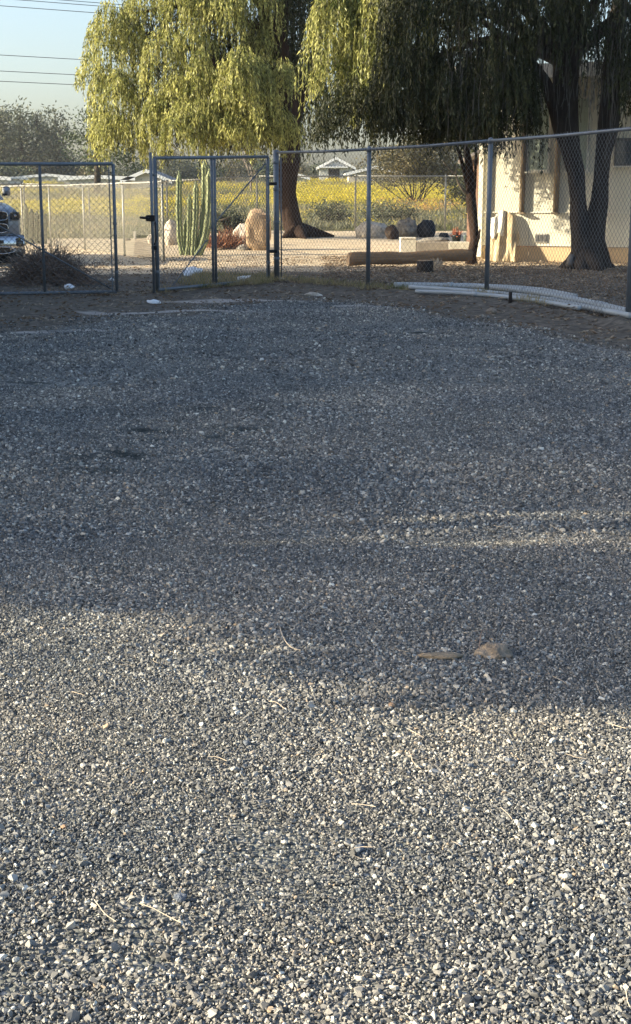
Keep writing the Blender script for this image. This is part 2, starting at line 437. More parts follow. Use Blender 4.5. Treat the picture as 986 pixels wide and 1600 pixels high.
def m_damp(X, Y):
    s = 0
    for (p, wx, wy, q) in _DAMP:
        u_ = X - p.x + .12*wob(X, Y, 7, 1) + .06*wob(X, Y, 17, 3); v_ = Y - p.y + .16*wob(X, Y, 6, 5) + .07*wob(X, Y, 15, 2)
        s = s + 1.2*q*np.exp(-((u_/wx)**2 + (v_/wy)**2))*(.8 + .35*wob(X, Y, 13, 6))
    return s
_PALE_STREAKS = [(gnd(px, py), wx, wy) for (px, py, wx, wy) in ((300, 487, 1.4, .22), (300, 469, 1.0, .25), (150, 516, .5, .16), (430, 470, .8, .2), (540, 478, .5, .2), (50, 519, .4, .22), (200, 487, .6, .2), (600, 481, .5, .15))]
def m_pale_streak(X, Y):  # pale streaks mixed into the ground and gravel colour
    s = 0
    for (p, wx, wy) in _PALE_STREAKS:
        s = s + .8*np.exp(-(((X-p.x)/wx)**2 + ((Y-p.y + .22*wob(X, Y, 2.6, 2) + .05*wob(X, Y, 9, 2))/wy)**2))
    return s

def ground_mat():
    m = bpy.data.materials.new('earth_and_field'); m.use_nodes = True
    nt = m.node_tree; N = nt.nodes; L = nt.links; b = N['Principled BSDF']
    b.inputs['Roughness'].default_value = .95; b.inputs['Specular IOR Level'].default_value = .08
    g = N.new('ShaderNodeNewGeometry')
    def nz(s, d=6, st=None, ro=.6):
        n = N.new('ShaderNodeTexNoise'); n.inputs['Scale'].default_value = s; n.inputs['Detail'].default_value = d; n.inputs['Roughness'].default_value = ro
        v = g.outputs['Position']
        if st: mp = N.new('ShaderNodeMapping'); mp.inputs['Scale'].default_value = st; L.new(v, mp.inputs[0]); v = mp.outputs[0]
        L.new(v, n.inputs['Vector']); return n.outputs['Fac']
    def ramp(f, stops):
        r = N.new('ShaderNodeValToRGB'); L.new(f, r.inputs[0])
        while len(r.color_ramp.elements) < len(stops): r.color_ramp.elements.new(.5)
        for e, (p, c) in zip(r.color_ramp.elements, stops): e.position = p; e.color = (*c, 1)
        return r.outputs[0]
    def mask(nm, s=3., amt=.5):
        a = N.new('ShaderNodeAttribute'); a.attribute_name = nm
        ad = N.new('ShaderNodeMath'); ad.operation = 'MULTIPLY_ADD'; L.new(nz(s), ad.inputs[0]); ad.inputs[1].default_value = amt*2; 
        sb = N.new('ShaderNodeMath'); sb.operation = 'SUBTRACT'; L.new(a.outputs['Fac'], sb.inputs[0]); sb.inputs[1].default_value = amt
        L.new(sb.outputs[0], ad.inputs[2]); 
        mr = N.new('ShaderNodeMapRange'); mr.inputs['From Min'].default_value = .38; mr.inputs['From Max'].default_value = .62; L.new(ad.outputs[0], mr.inputs['Value'])
        return mr.outputs[0]
    def mix(f, a, c):
        x = N.new('ShaderNodeMix'); x.data_type = 'RGBA'; L.new(f, x.inputs['Factor']); L.new(a, x.inputs['A']); L.new(c, x.inputs['B']); return x.outputs['Result']
    soil = ramp(nz(9, 8), [(.25, (.055, .047, .038)), (.5, (.13, .112, .09)), (.72, (.25, .215, .17))])
    dirt = ramp(nz(1.6, 8, (1, 1.6, 1)), [(.25, (.42, .33, .22)), (.5, (.57, .465, .325)), (.75, (.67, .565, .42))])
    fine = ramp(nz(28, 4), [(.3, (.5, .5, .5)), (.6, (1, 1, 1))])
    mm = N.new('ShaderNodeMix'); mm.data_type = 'RGBA'; mm.blend_type = 'MULTIPLY'; mm.inputs['Factor'].default_value = .55; L.new(dirt, mm.inputs['A']); L.new(fine, mm.inputs['B']); dirt = mm.outputs['Result']
    field = ramp(nz(.25, 8, (1, 2.0, 1)), [(.3, (.06, .07, .03)), (.5, (.12, .125, .05)), (.7, (.22, .19, .08))])
    pale_streak = ramp(nz(6), [(.3, (.30, .27, .24)), (.7, (.46, .42, .37))])
    c = mix(mask('dirt', 2.2, .35), soil, dirt)
    c = mix(mask('pale_streak', 7, .3), c, pale_streak)
    c = mix(mask('field', 1.5, .3), c, field)
    L.new(c, b.inputs['Base Color'])
    bp = N.new('ShaderNodeBump'); bp.inputs['Strength'].default_value = .8; bp.inputs['Distance'].default_value = .04
    L.new(nz(12, 8, ro=.7), bp.inputs['Height']); L.new(bp.outputs[0], b.inputs['Normal'])
    return m
def gravel_mat():
    m = bpy.data.materials.new('gravel_bed'); m.use_nodes = True
    nt = m.node_tree; N = nt.nodes; L = nt.links; b = N['Principled BSDF']
    b.inputs['Roughness'].default_value = .95; b.inputs['Specular IOR Level'].default_value = .08
    g = N.new('ShaderNodeNewGeometry')
    v1 = N.new('ShaderNodeTexVoronoi'); v1.inputs['Scale'].default_value = 75; L.new(g.outputs['Position'], v1.inputs['Vector'])
    r = N.new('ShaderNodeValToRGB')
    st = [(0, (.085, .092, .09)), (.35, (.14, .15, .146)), (.7, (.20, .21, .20)), (.93, (.30, .29, .27)), (.97, (.55, .54, .50))]
    while len(r.color_ramp.elements) < len(st): r.color_ramp.elements.new(.5)
    for e, (p, c) in zip(r.color_ramp.elements, st): e.position = p; e.color = (*c, 1)
    sp = N.new('ShaderNodeSeparateColor'); L.new(v1.outputs['Color'], sp.inputs[0]); L.new(sp.outputs[0], r.inputs[0])
    n = N.new('ShaderNodeTexNoise'); n.inputs['Scale'].default_value = .9; n.inputs['Detail'].default_value = 7; n.inputs['Roughness'].default_value = .65; L.new(g.outputs['Position'], n.inputs['Vector'])
    r2 = N.new('ShaderNodeValToRGB'); r2.color_ramp.elements[0].position = .35; r2.color_ramp.elements[0].color = (.72, .72, .72, 1); r2.color_ramp.elements[1].position = .65; r2.color_ramp.elements[1].color = (1.25, 1.22, 1.18, 1); L.new(n.outputs['Fac'], r2.inputs[0])
    mm = N.new('ShaderNodeMix'); mm.data_type = 'RGBA'; mm.blend_type = 'MULTIPLY'; mm.inputs['Factor'].default_value = 1; L.new(r.outputs[0], mm.inputs['A']); L.new(r2.outputs[0], mm.inputs['B'])
    # soil showing through at the edge
    def nz(s, d=6):
        q = N.new('ShaderNodeTexNoise'); q.inputs['Scale'].default_value = s; q.inputs['Detail'].default_value = d; L.new(g.outputs['Position'], q.inputs['Vector']); return q.outputs['Fac']
    rs = N.new('ShaderNodeValToRGB'); st = [(.25, (.055, .047, .038)), (.5, (.13, .112, .09)), (.72, (.25, .215, .17))]
    rs.color_ramp.elements.new(.5)
    for e, (p, c) in zip(rs.color_ramp.elements, st): e.position = p; e.color = (*c, 1)
    L.new(nz(9, 8), rs.inputs[0])
    def mask(nm, s, amt, lo=.38, hi=.62):
        a = N.new('ShaderNodeAttribute'); a.attribute_name = nm
        ad = N.new('ShaderNodeMath'); ad.operation = 'MULTIPLY_ADD'; L.new(nz(s), ad.inputs[0]); ad.inputs[1].default_value = amt*2
        sb = N.new('ShaderNodeMath'); sb.operation = 'SUBTRACT'; L.new(a.outputs['Fac'], sb.inputs[0]); sb.inputs[1].default_value = amt
        L.new(sb.outputs[0], ad.inputs[2])
        mr = N.new('ShaderNodeMapRange'); mr.inputs['From Min'].default_value = lo; mr.inputs['From Max'].default_value = hi; L.new(ad.outputs[0], mr.inputs['Value'])
        return mr.outputs[0]
    def mix(f, a, c):
        x = N.new('ShaderNodeMix'); x.data_type = 'RGBA'; L.new(f, x.inputs['Factor']); L.new(a, x.inputs['A']); L.new(c, x.inputs['B']); return x.outputs['Result']
    c = mix(mask('gravel', 4, .4), rs.outputs[0], mm.outputs['Result'])
    dk = N.new('ShaderNodeRGB'); dk.outputs[0].default_value = (.028, .034, .032, 1)
    c = mix(mask('damp', 9, .35, .35, .9), c, dk.outputs[0])
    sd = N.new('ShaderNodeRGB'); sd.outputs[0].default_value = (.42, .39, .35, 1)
    c = mix(mask('pale_streak', 7, .35, .4, .8), c, sd.outputs[0])
    L.new(c, b.inputs['Base Color'])
    bp = N.new('ShaderNodeBump'); bp.inputs['Strength'].default_value = .9; bp.inputs['Distance'].default_value = .012; bp.invert = True
    L.new(v1.outputs['Distance'], bp.inputs['Height']); L.new(bp.outputs[0], b.inputs['Normal'])
    return m
GM = ground_mat(); GRM = gravel_mat()
xs = np.concatenate([-geo(14, 700, 40, 2.2)[::-1][:-1], np.arange(-14, 14.01, .2), geo(14, 700, 40, 2.2)[1:]])
ys = np.concatenate([np.arange(-30, 0, 1.5), np.arange(0, 52, .2), geo(52, 900, 150, 2.0)])
def gz(X, Y): return height(X, Y) - .012*(Y < 24)
me = grid_sheet('ground', xs, ys, gz, {'dirt': m_dirt, 'field': m_field, 'pale_streak': m_pale_streak})
tag(link_mesh('ground', me, GM), kind='structure')
xs2 = np.arange(-8, 5.5, .07); ys2 = np.concatenate([np.arange(-6, 1, .3), np.arange(1, 23, .07)])
def lotz(X, Y):
    return height(X, Y) + wob(X, Y, 23, .4)*.003 - .03*sst(.3, -.9, lot_edge(X) - Y)
me = grid_sheet('gravel_lot', xs2, ys2, lotz, {'gravel': m_gravel, 'damp': m_damp, 'pale_streak': m_pale_streak}, keep=lambda X, Y: Y < lot_edge(X) + 1.0)
tag(link_mesh('gravel_lot', me, GRM), kind='structure')

# loose gravel --------------------------------------------------------
import bmesh
def pebble(seed, m_):
    r_ = random.Random(seed); bm = bmesh.new()
    for _ in range(11):
        v = Vector((r_.gauss(0, 1), r_.gauss(0, 1), r_.gauss(0, 1))).normalized()
        bm.verts.new((v.x*.5*r_.uniform(.8, 1.1), v.y*.42*r_.uniform(.8, 1.1), v.z*.33*r_.uniform(.8, 1.1)))
    res = bmesh.ops.convex_hull(bm, input=bm.verts)
    bmesh.ops.delete(bm, geom=[v for v in bm.verts if not v.link_faces], context='VERTS')
    me = bpy.data.meshes.new('pebble'); bm.to_mesh(me); bm.free(); me.materials.append(m_)
    return me
def pebble_mat():
    m = bpy.data.materials.new('crushed_stone'); m.use_nodes = True
    N = m.node_tree.nodes; L = m.node_tree.links; b = N['Principled BSDF']
    b.inputs['Roughness'].default_value = .85; b.inputs['Specular IOR Level'].default_value = .2
    oi = N.new('ShaderNodeObjectInfo'); r = N.new('ShaderNodeValToRGB'); r.color_ramp.interpolation = 'LINEAR'
    st = [(0, (.085, .084, .082)), (.3, (.160, .158, .152)), (.62, (.240, .232, .216)), (.84, (.36, .345, .31)), (.93, (.54, .52, .47)), (.96, (.40, .30, .20)), (.975, (.64, .62, .55)), (1, (.70, .69, .62))]
    while len(r.color_ramp.elements) < len(st): r.color_ramp.elements.new(.5)
    for e, (p, c) in zip(r.color_ramp.elements, st): e.position = p; e.color = (*c, 1)
    L.new(oi.outputs['Random'], r.inputs[0])
    g = N.new('ShaderNodeNewGeometry'); n = N.new('ShaderNodeTexNoise'); n.inputs['Scale'].default_value = .8; n.inputs['Detail'].default_value = 8; L.new(g.outputs['Position'], n.inputs['Vector'])
    r2 = N.new('ShaderNodeValToRGB'); r2.color_ramp.elements[0].position = .38; r2.color_ramp.elements[0].color = (.70, .74, .78, 1); r2.color_ramp.elements[1].position = .64; r2.color_ramp.elements[1].color = (1.12, 1.08, 1.02, 1); L.new(n.outputs['Fac'], r2.inputs[0])
    mm = N.new('ShaderNodeMix'); mm.data_type = 'RGBA'; mm.blend_type = 'MULTIPLY'; mm.inputs['Factor'].default_value = 1; L.new(r.outputs[0], mm.inputs['A']); L.new(r2.outputs[0], mm.inputs['B'])
    L.new(mm.outputs['Result'], b.inputs['Base Color'])
    return m
PM = pebble_mat()
pebs = [(pebble(100+i, PM), PM) for i in range(10)]
gP = []; gS = []
def jgrid(y0, y1, sp, size, sig, cover=1.0, pad=.6):
    y = np.arange(y0, y1, sp)
    for yy in y:
        w = .235*yy + pad
        x = np.arange(-w, w, sp); n = len(x)
        keep = rng.random(n) < cover
        x = x[keep] + rng.normal(size=keep.sum())*sp*.33; y_ = yy + rng.normal(size=len(x))*sp*.33
        g = m_gravel(x, y_); k2 = rng.random(len(x)) < (.12 + .88*g) * np.where(y_ < lot_edge(x) + .9, 1, 0) * (1 - .95*np.clip(1.3*m_damp(x, y_), 0, 1)) * (1 - .85*np.clip(m_pale_streak(x, y_), 0, 1))
        x = x[k2]; y_ = y_[k2]
        s = size*np.exp(rng.normal(size=len(x))*sig)*(1 + .22*wob(x, y_, 2.3, 7) + .10*wob(x, y_, 6.1, 3)); s = np.minimum(s, size*3.2)
        k3 = rng.random(len(x)) > .5*sst(.25, .75, wob(x, y_, 3.4, 9)*.6 + wob(x, y_, 9.7, 4)*.5); x = x[k3]; y_ = y_[k3]; s = s[k3]
        gP.append(np.stack([x, y_, height(x, y_) + .003 + s*.10*rng.random(len(x))], 1)); gS.append(s)
jgrid(1.7, 5.6, .0071, .0082, .40, pad=.35)
jgrid(5.6, 10.5, .0120, .0120, .42, pad=.45)
jgrid(10.5, 21.3, .030, .017, .45)
jgrid(1.7, 9.0, .075, .018, .28, .5)
gP = np.concatenate(gP); gS = np.concatenate(gS); n = len(gP); print('pebbles', n)
rot = np.stack([rng.normal(size=n)*.5, rng.normal(size=n)*.5, rng.random(n)*6.28], 1)
scatter('gravel', gP, rot, np.repeat(gS[:, None], 3, 1)*(.8+.4*rng.random((n, 3))), rng.integers(0, 10, n), pebs, 'loose crushed grey gravel covering the lot in the foreground', 'gravel')

# ------------------------------------------------------------------ chain-link fences and gates
def chain_panel(A, B, z0, z1, pitch=.088, r=.0021, m=None, parent=None, name='wire_mesh', zb=None):
    """woven wire between A and B (ground points) from z0 to z1 above them"""
    A = np.array(A, float); B = np.array(B, float); L = np.hypot(*(B-A)[:2]); Hh = z1 - z0
    u = (B - A)/L; nrm = np.array([-u[1], u[0], 0]); nrm /= np.linalg.norm(nrm)
    P0 = []; P1 = []; off = []
    k = -math.ceil(Hh/pitch)
    while k*pitch < L:
        s = k*pitch
        for sg, o_ in ((1, r*1.05), (-1, -r*1.05)):
            a, b_ = (s, s + Hh) if sg > 0 else (s + Hh, s)
            # points (s,z): from (a,0) to (b_,Hh); clip to 0..L
            t0, t1 = 0., 1.
            d = b_ - a
            for lim, sign in ((0, 1), (L, -1)):
                fa = (a - lim)*sign; fb = (b_ - lim)*sign
                if fa < 0 and fb < 0: t0 = 2
                elif fa < 0: t0 = max(t0, fa/(fa-fb))
                elif fb < 0: t1 = min(t1, fa/(fa-fb))
            if t0 < t1 and t1 - t0 > .01:
                for (tt, lst) in ((t0, P0), (t1, P1)):
                    s_ = a + d*tt; lst.append(A + u*s_ + np.array([0, 0, z0 + Hh*tt]) + nrm*o_)
        k += 1
    P0 = np.array(P0) - np.array(parent.location if parent else (0, 0, 0)); P1 = np.array(P1) - np.array(parent.location if parent else (0, 0, 0))
    D = unit(P1-P0); S = np.tile(nrm, (len(D), 1)); T = np.cross(D, S)
    V = []
    for P in (P0, P1):
        for an in (0, 2.094, 4.189): V.append(P + (S*math.cos(an) + T*math.sin(an))*r)
    V = np.stack(V, 1).reshape(-1, 3); n_ = len(P0); b6 = np.arange(n_)[:, None]*6
    Fq = np.concatenate([b6 + np.array([[0, 1, 4, 3]]), b6 + np.array([[1, 2, 5, 4]]), b6 + np.array([[2, 0, 3, 5]])])
    me = fast_mesh(name, V, Fq)
    return tag(link_mesh(name, me, m, parent), kind='stuff')
def gpt(p, z=0.): return Vector((p.x, p.y, hz(p.x, p.y) + z))

def fence_run(name, pts, H_, label, m, mw, rp, rr, cat='fence', group=None, pitch=.088, wr=.0021, caps=True, bottom=False):
    base = gpt(pts[0]); root = empty(name, base, label, cat, group)
    tops = [gpt(p, H_) if isinstance(H_, float) else gpt(p, h_) for p, h_ in zip(pts, H_ if not isinstance(H_, float) else [H_]*len(pts))]
    for i, (p, t) in enumerate(zip(pts, tops)):
        g = gpt(p, -.05)
        po = MB(base).tube([g, t - Vector((0, 0, .02))], rp, 12).build('post', m, root, True)
        if caps:
            MB(base).lathe([(rp*1.15, 0), (rp*1.2, .05), (rp*.9, .075), (.01, .085)], 12, c=t - Vector((0, 0, .05))).build('post_cap', m, root, True)
    for i in range(len(pts)-1):
        a, b_ = tops[i], tops[i+1]
        o_ = Vector((0, 0, 0))
        MB(base).tube([a - Vector((0,0,.01)), (a+b_)/2 - Vector((0,0,.022)), b_ - Vector((0,0,.01))], rr, 8).build('top_rail', m, root, True)
        A = gpt(pts[i]); B = gpt(pts[i+1])
        hA = (a.z - A.z + b_.z - B.z)/2
        chain_panel(A + Vector((0,-rp-.004,0)), B + Vector((0,-rp-.004,0)), .03, hA + .015, pitch, wr, mw, root)
        # tie wires along the rail
        tw = MB(base)
        L_ = (b_-a).length; d = (b_-a).normalized()
        for k in range(1, int(L_/.6)):
            p = a + d*(k*.6); tw.tube([p + Vector((0, -rr-.006, -.03)), p + Vector((0, -rr-.008, .015)), p + Vector((0, rr, .022))], .0035, 4)
        if tw.v: tag(tw.build('tie_wires', mw, root), kind='stuff')
    return root, base
# front fence, right of the gate
right_end = Vector((4.62, 12.9, 0)); right_end2 = Vector((5.7, 10.0, 0))
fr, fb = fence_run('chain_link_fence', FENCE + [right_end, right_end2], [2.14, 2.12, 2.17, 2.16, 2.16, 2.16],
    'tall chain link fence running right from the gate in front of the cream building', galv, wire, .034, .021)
# gate post pair is thicker
g0 = gpt(FENCE[0])
MB(fb).tube([g0 + Vector((-.005, 0, -.05)), g0 + Vector((-.005, 0, 2.17))], .048, 14).build('gate_post', galv, fr, True)
MB(fb).tube([g0 + Vector((.075, .01, .06)), g0 + Vector((.075, .01, 2.05))], .012, 6).build('tension_bar', galv, fr, True)
for z in (.35, .95, 1.5, 1.95):
    MB(fb).lathe([(.052, 0), (.056, .01), (.056, .04), (.052, .05)], 14, c=g0 + Vector((-.005, 0, z))).build('post_band', galv, fr)

def gate(name, A, B, zb, zt, label, braces, mids, latch=None, group='chain link gate leaves'):
    """A hinge/left, B other end; frame of pipe with mesh"""
    base = Vector((A.x, A.y, hz(A.x, A.y))); root = empty(name, base, label, 'gate', group)
    a0, a1 = A + Vector((0, 0, zb[0])), A + Vector((0, 0, zt[0])); b0, b1 = B + Vector((0, 0, zb[1])), B + Vector((0, 0, zt[1]))
    r_ = .024
    MB(base).tube([a0, a1], r_, 10).build('stile', galv, root, True)
    MB(base).tube([b0, b1], r_, 10).build('stile', galv, root, True)
    MB(base).tube([a1, b1], r_, 10).build('top_rail', galv, root, True)
    MB(base).tube([a0, b0], r_, 10).build('bottom_rail', galv, root, True)
    for t in mids:
        MB(base).tube([a0.lerp(b0, t), a1.lerp(b1, t)], .021, 8).build('middle_stile', galv, root, True)
    for (s0, s1, rr) in braces:
        MB(base).tube([a0.lerp(b0, s0[0]).lerp(a1.lerp(b1, s0[0]), s0[1]) + Vector((0, .02, 0)), a0.lerp(b0, s1[0]).lerp(a1.lerp(b1, s1[0]), s1[1]) + Vector((0, .02, 0))], rr, 6).build('truss_rod', galv, root, True)
    zz0 = (zb[0]+zb[1])/2; zz1 = (zt[0]+zt[1])/2
    chain_panel(A + Vector((0, -.027, 0)), B + Vector((0, -.027, 0)), zz0, zz1, .088, .0029, wire, root)
    for s_ in (A, B):
        d = (B - A).normalized() * (.06 if s_ is A else -.06)
        MB(base).tube([s_ + d + Vector((0, -.03, zb[0]+.03)), s_ + d + Vector((0, -.03, zt[0]-.03))], .009, 5).build('tension_bar', galv, root)
    for z in (.3, 1.0, 1.7):
        for s_ in (A, B):
            MB(base).lathe([(.027, 0), (.030, .008), (.030, .03), (.027, .038)], 10, c=s_ + Vector((0, 0, z))).build('band', galv, root)
    return root, base
# left leaf
p1 = at(183, 457, 20.6); LA = Vector((-6.4, 20.05, 0)); LB = Vector((p1.x, 20.6, 0))
zl = lambda px, py, Y: at(px, py, Y).z
gate('gate_leaf', LA, LB, (zl(0, 461, 20.2), zl(183, 456, 20.6)), (zl(0, 257, 20.2), zl(183, 256, 20.6)),
     'left chain link gate leaf with a long diagonal rod, before the truck and brush pile',
     [((.28, .80), (.98, .02), .011)], [(at(65, 400, 20.3).x + 6.4)/(LB.x + 6.4)])
# second stile of the left leaf (doubled), standing tube
# right leaf, swung towards the camera
p2 = at(246, 455, 20.7); RB = Vector((p2.x, 20.7, 0)); RA = Vector((g0.x - .14, 23.75, 0))
rg, rgb = gate('gate_leaf', RB, RA, (zl(246, 453, 20.7), zl(430, 437, 23.7)), (zl(246, 247, 20.7), zl(430, 245, 23.7)),
     'right leaf of the chain link gate with latch, in front of the tall cactus',
     [((.98, .95), (.45, .45), .012), ((.12, .02), (.42, .36), .010)], [.47, .495])
# tall latch-side pipe + latch
q = at(241, 458, 20.55)
MB(rgb).tube([Vector((q.x, 20.55, .02)), Vector((at(235, 238, 20.55).x, 20.55, zl(235, 238, 20.55)))], .022, 10).build('drop_rod_pipe', galv, rg, True)
lz = zl(236, 341, 20.5)
MB(rgb).box((q.x - .02, 20.48, lz), (.13, .06, .09), bev=.01).build('latch_box', black_metal, rg)
MB(rgb).tube([Vector((q.x - .02, 20.45, lz)), Vector((q.x - .17, 20.44, lz + .01))], .018, 8).build('latch_handle', black_metal, rg, True)
MB(rgb).tube([Vector((q.x + .05, 20.47, lz - .05)), Vector((q.x + .06, 20.46, lz - .30)), Vector((q.x + .03, 20.46, lz - .38))], .011, 6).build('chain', black_metal, rg, True)
MB(rgb).box((q.x + .045, 20.44, lz - .42), (.05, .025, .06), bev=.008).build('padlock', black_metal, rg)
for z in (.5, 1.62):
    MB(rgb).box((RA.x + .07, RA.y, z), (.16, .03, .05), bev=.005).build('hinge', black_metal, rg)

# far fences
sidepx = [(256, 409), (195, 400), (133, 390), (80, 385), (37, 382)]
sp = [gnd(*p) for p in sidepx]; sp.append(sp[-1] + (sp[-1]-sp[-2])*1.1); sp.append(sp[-1] + Vector((-3, 1.2, 0)))
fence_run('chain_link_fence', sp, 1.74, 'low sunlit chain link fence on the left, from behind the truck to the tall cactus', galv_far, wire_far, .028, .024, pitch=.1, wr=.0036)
back = []
for px in (-60, 40, 141, 262, 402, 555, 695): back.append(Vector((at(px, 360, 47.4).x, 47.4, 0)))
back += [Vector((back[-1].x + 3.05*k, 47.6, 0)) for k in (1, 2, 3)]
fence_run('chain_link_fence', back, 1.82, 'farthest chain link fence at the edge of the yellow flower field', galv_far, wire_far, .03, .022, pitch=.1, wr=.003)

# ------------------------------------------------------------------ left tree (lit pepper tree)
def tree_root(name, loc, label, cat='tree', group=None): return empty(name, loc, label, cat, group)
def P(px, py, Y): return at(px, py, Y)
T1 = gnd(452, 371, 42); Y1 = T1.y
r1 = tree_root('weeping_tree', T1, 'big weeping tree with golden sunlit foliage and leaning reddish trunk, behind the gate')
tk = MB(T1)
path = [P(467, 378, Y1), P(464, 366, Y1), P(456, 345, Y1), P(450, 322, Y1), P(447, 300, Y1), P(448, 275, Y1), P(453, 250, Y1), P(455, 215, Y1), P(452, 170, Y1), P(446, 120, Y1), P(440, 60, Y1), P(436, 0, Y1)]
tk.tube(path, [.42, .36, .32, .28, .27, .26, .28, .30, .29, .25, .20, .15], 16, wobble=.4, seed=2)
for (px, py, dy) in ((500, 371, .0), (522, 375, .4), (478, 376, -.9), (440, 377, -.5)):
    e = P(px, py, Y1 + dy); e.z = hz(e.x, e.y) + .02
    tk.tube([P(464, 358, Y1), P(464, 366, Y1 + dy*.3).lerp(e, .35) + Vector((0, 0, .12)), e.lerp(P(464, 366, Y1), .25) + Vector((0, 0, .02)), e], [.24, .17, .09, .03], 8, wobble=.4, seed=px)
branch_tree(tk, P(454, 215, Y1), [(P(330, 100, Y1-1.5), .05, (0, 0, .4)), (P(220, 60, Y1-.5), .04, (0, 0, .8)), (P(250, 150, Y1+1), .04, (0, 0, .3)), (P(390, 90, Y1-2), .05, (0, 0, .2)), (P(500, 90, Y1+.5), .06, (0, 0, .2))], .19, 5)
branch_tree(tk, P(440, 60, Y1), [(P(330, -40, Y1-1.5), .04, (0, 0, .4)), (P(180, 20, Y1), .03, (0, 0, .5)), (P(480, -120, Y1+1), .04, (0, 0, .2)), (P(400, -160, Y1-1), .04, (0, 0, .2))], .15, 9)
tk.build('trunk', bark_red, r1, True)
def clump(px, top, bot, wpx, Y, dpt, n, dome=.5):
    p = P(px, top, Y); zb = P(px, bot, Y).z; rx = wpx/2/72.6*Y/30
    H_ = p.z - zb
    return (p.x, Y, p.z, rx, dpt, dome*H_*.8, H_*(1 - dome*.35), n)
cl1 = [
 clump(172, 4, 120, 64, Y1-.5, .8, 230), clump(205, 30, 150, 56, Y1-.2, .7, 150), clump(143, 94, 150, 44, Y1, .4, 70), clump(165, 90, 190, 46, Y1-.3, .5, 130), clump(190, 110, 215, 50, Y1-1, .6, 160), clump(165, 168, 238, 50, Y1-.8, .6, 150), clump(195, 182, 248, 66, Y1-1.2, .7, 200),
 clump(225, -20, 70, 70, Y1, .8, 150), clump(285, -30, 60, 84, Y1-1.0, .9, 260), clump(345, -30, 70, 84, Y1-1.3, .9, 280), clump(258, 42, 150, 60, Y1-1.4, .7, 200), clump(300, 36, 110, 60, Y1-1.6, .6, 170), clump(272, 110, 200, 54, Y1-1.8, .6, 190), clump(318, 88, 165, 44, Y1-2.2, .4, 130), clump(318, 80, 100, 20, Y1-2.3, .3, 40),
 clump(240, 150, 242, 40, Y1-1.8, .5, 120), clump(282, 160, 246, 56, Y1-2.4, .7, 240), clump(316, 152, 240, 50, Y1-2.5, .6, 200), clump(375, 76, 190, 66, Y1-2.6, .8, 330), clump(408, 92, 215, 56, Y1-2.3, .7, 230), clump(441, 92, 160, 34, Y1-2.2, .4, 80), clump(352, 120, 205, 44, Y1-2.5, .5, 150),
 clump(370, 178, 243, 84, Y1-2.4, .8, 300), clump(430, 168, 243, 76, Y1-1.6, .8, 230), clump(385, -40, 60, 90, Y1-.8, 1.0, 260), clump(400, 40, 100, 60, Y1-.6, .6, 120),
 clump(330, -120, 10, 260, Y1, 1.8, 620), clump(230, -90, 0, 120, Y1, 1.0, 200)]
r_ = np.random.default_rng(21)
V, Fq = weeping(cl1, r_, .13, .030, .05)
link_mesh('crown', fast_mesh('crown', V - np.array(T1), Fq), leaf_lit, r1)
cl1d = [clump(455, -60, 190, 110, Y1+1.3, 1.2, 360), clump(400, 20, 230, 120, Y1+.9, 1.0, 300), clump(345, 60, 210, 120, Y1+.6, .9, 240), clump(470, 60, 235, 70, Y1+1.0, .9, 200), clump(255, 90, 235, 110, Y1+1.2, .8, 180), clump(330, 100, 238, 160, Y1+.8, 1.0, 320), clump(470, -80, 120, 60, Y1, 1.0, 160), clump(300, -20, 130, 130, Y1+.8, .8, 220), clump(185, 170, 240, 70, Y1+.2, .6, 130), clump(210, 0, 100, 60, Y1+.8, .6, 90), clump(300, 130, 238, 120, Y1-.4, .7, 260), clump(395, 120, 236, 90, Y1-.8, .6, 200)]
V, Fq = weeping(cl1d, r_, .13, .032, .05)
link_mesh('shaded_inner_crown', fast_mesh('shaded_inner_crown', V - np.array(T1), Fq), leaf_dark, r1)  # inner foliage in the dark leaf copy, painted as shade

# ------------------------------------------------------------------ right tree (dark, two stems)
T2 = gnd(918, 418, 28); Y2 = T2.y
r2 = tree_root('weeping_tree', T2, 'dark two-stemmed weeping tree with hanging foliage, in front of the cream building')
tk = MB(T2)
tk.tube([P(914, 424, Y2), P(914, 410, Y2), P(916, 392, Y2), P(910, 370, Y2), P(906, 345, Y2), P(903, 310, Y2), P(898, 270, Y2), P(891, 235, Y2), P(886, 205, Y2), P(884, 160, Y2), P(886, 90, Y2), P(892, 20, Y2), P(895, -60, Y2)],
        [.50, .40, .31, .25, .21, .18, .185, .20, .25, .27, .25, .22, .16], 18, wobble=.3, seed=4)
tk.tube([P(926, 415, Y2), P(926, 395, Y2), P(926, 375, Y2), P(930, 350, Y2), P(936, 315, Y2), P(940, 280, Y2), P(944, 240, Y2), P(952, 200, Y2), P(956, 140, Y2+.3), P(962, 60, Y2+.5), P(972, -40, Y2+.6)],
        [.40, .33, .26, .20, .175, .17, .18, .21, .20, .17, .12], 16, wobble=.3, seed=6)
tk.tube([P(884, 205, Y2), P(868, 165, Y2), P(852, 130, Y2-.2), P(835, 105, Y2-.4), P(800, 70, Y2-.8), P(750, 30, Y2-1)], [.22, .15, .12, .10, .08, .05], 10, wobble=.3, seed=8)
branch_tree(tk, P(887, 100, Y2), [(P(700, -40, Y2), .05, (0, 0, .5)), (P(600, 30, Y2+1.5), .04, (0, 0, .6)), (P(640, 110, Y2+1), .03, (0, 0, .5)), (P(820, -150, Y2-1), .05, (0, 0, .1)), (P(980, -100, Y2-1), .05, (0, 0, .1)), (P(1080, 0, Y2), .05, (0, 0, .4))], .16, 3)
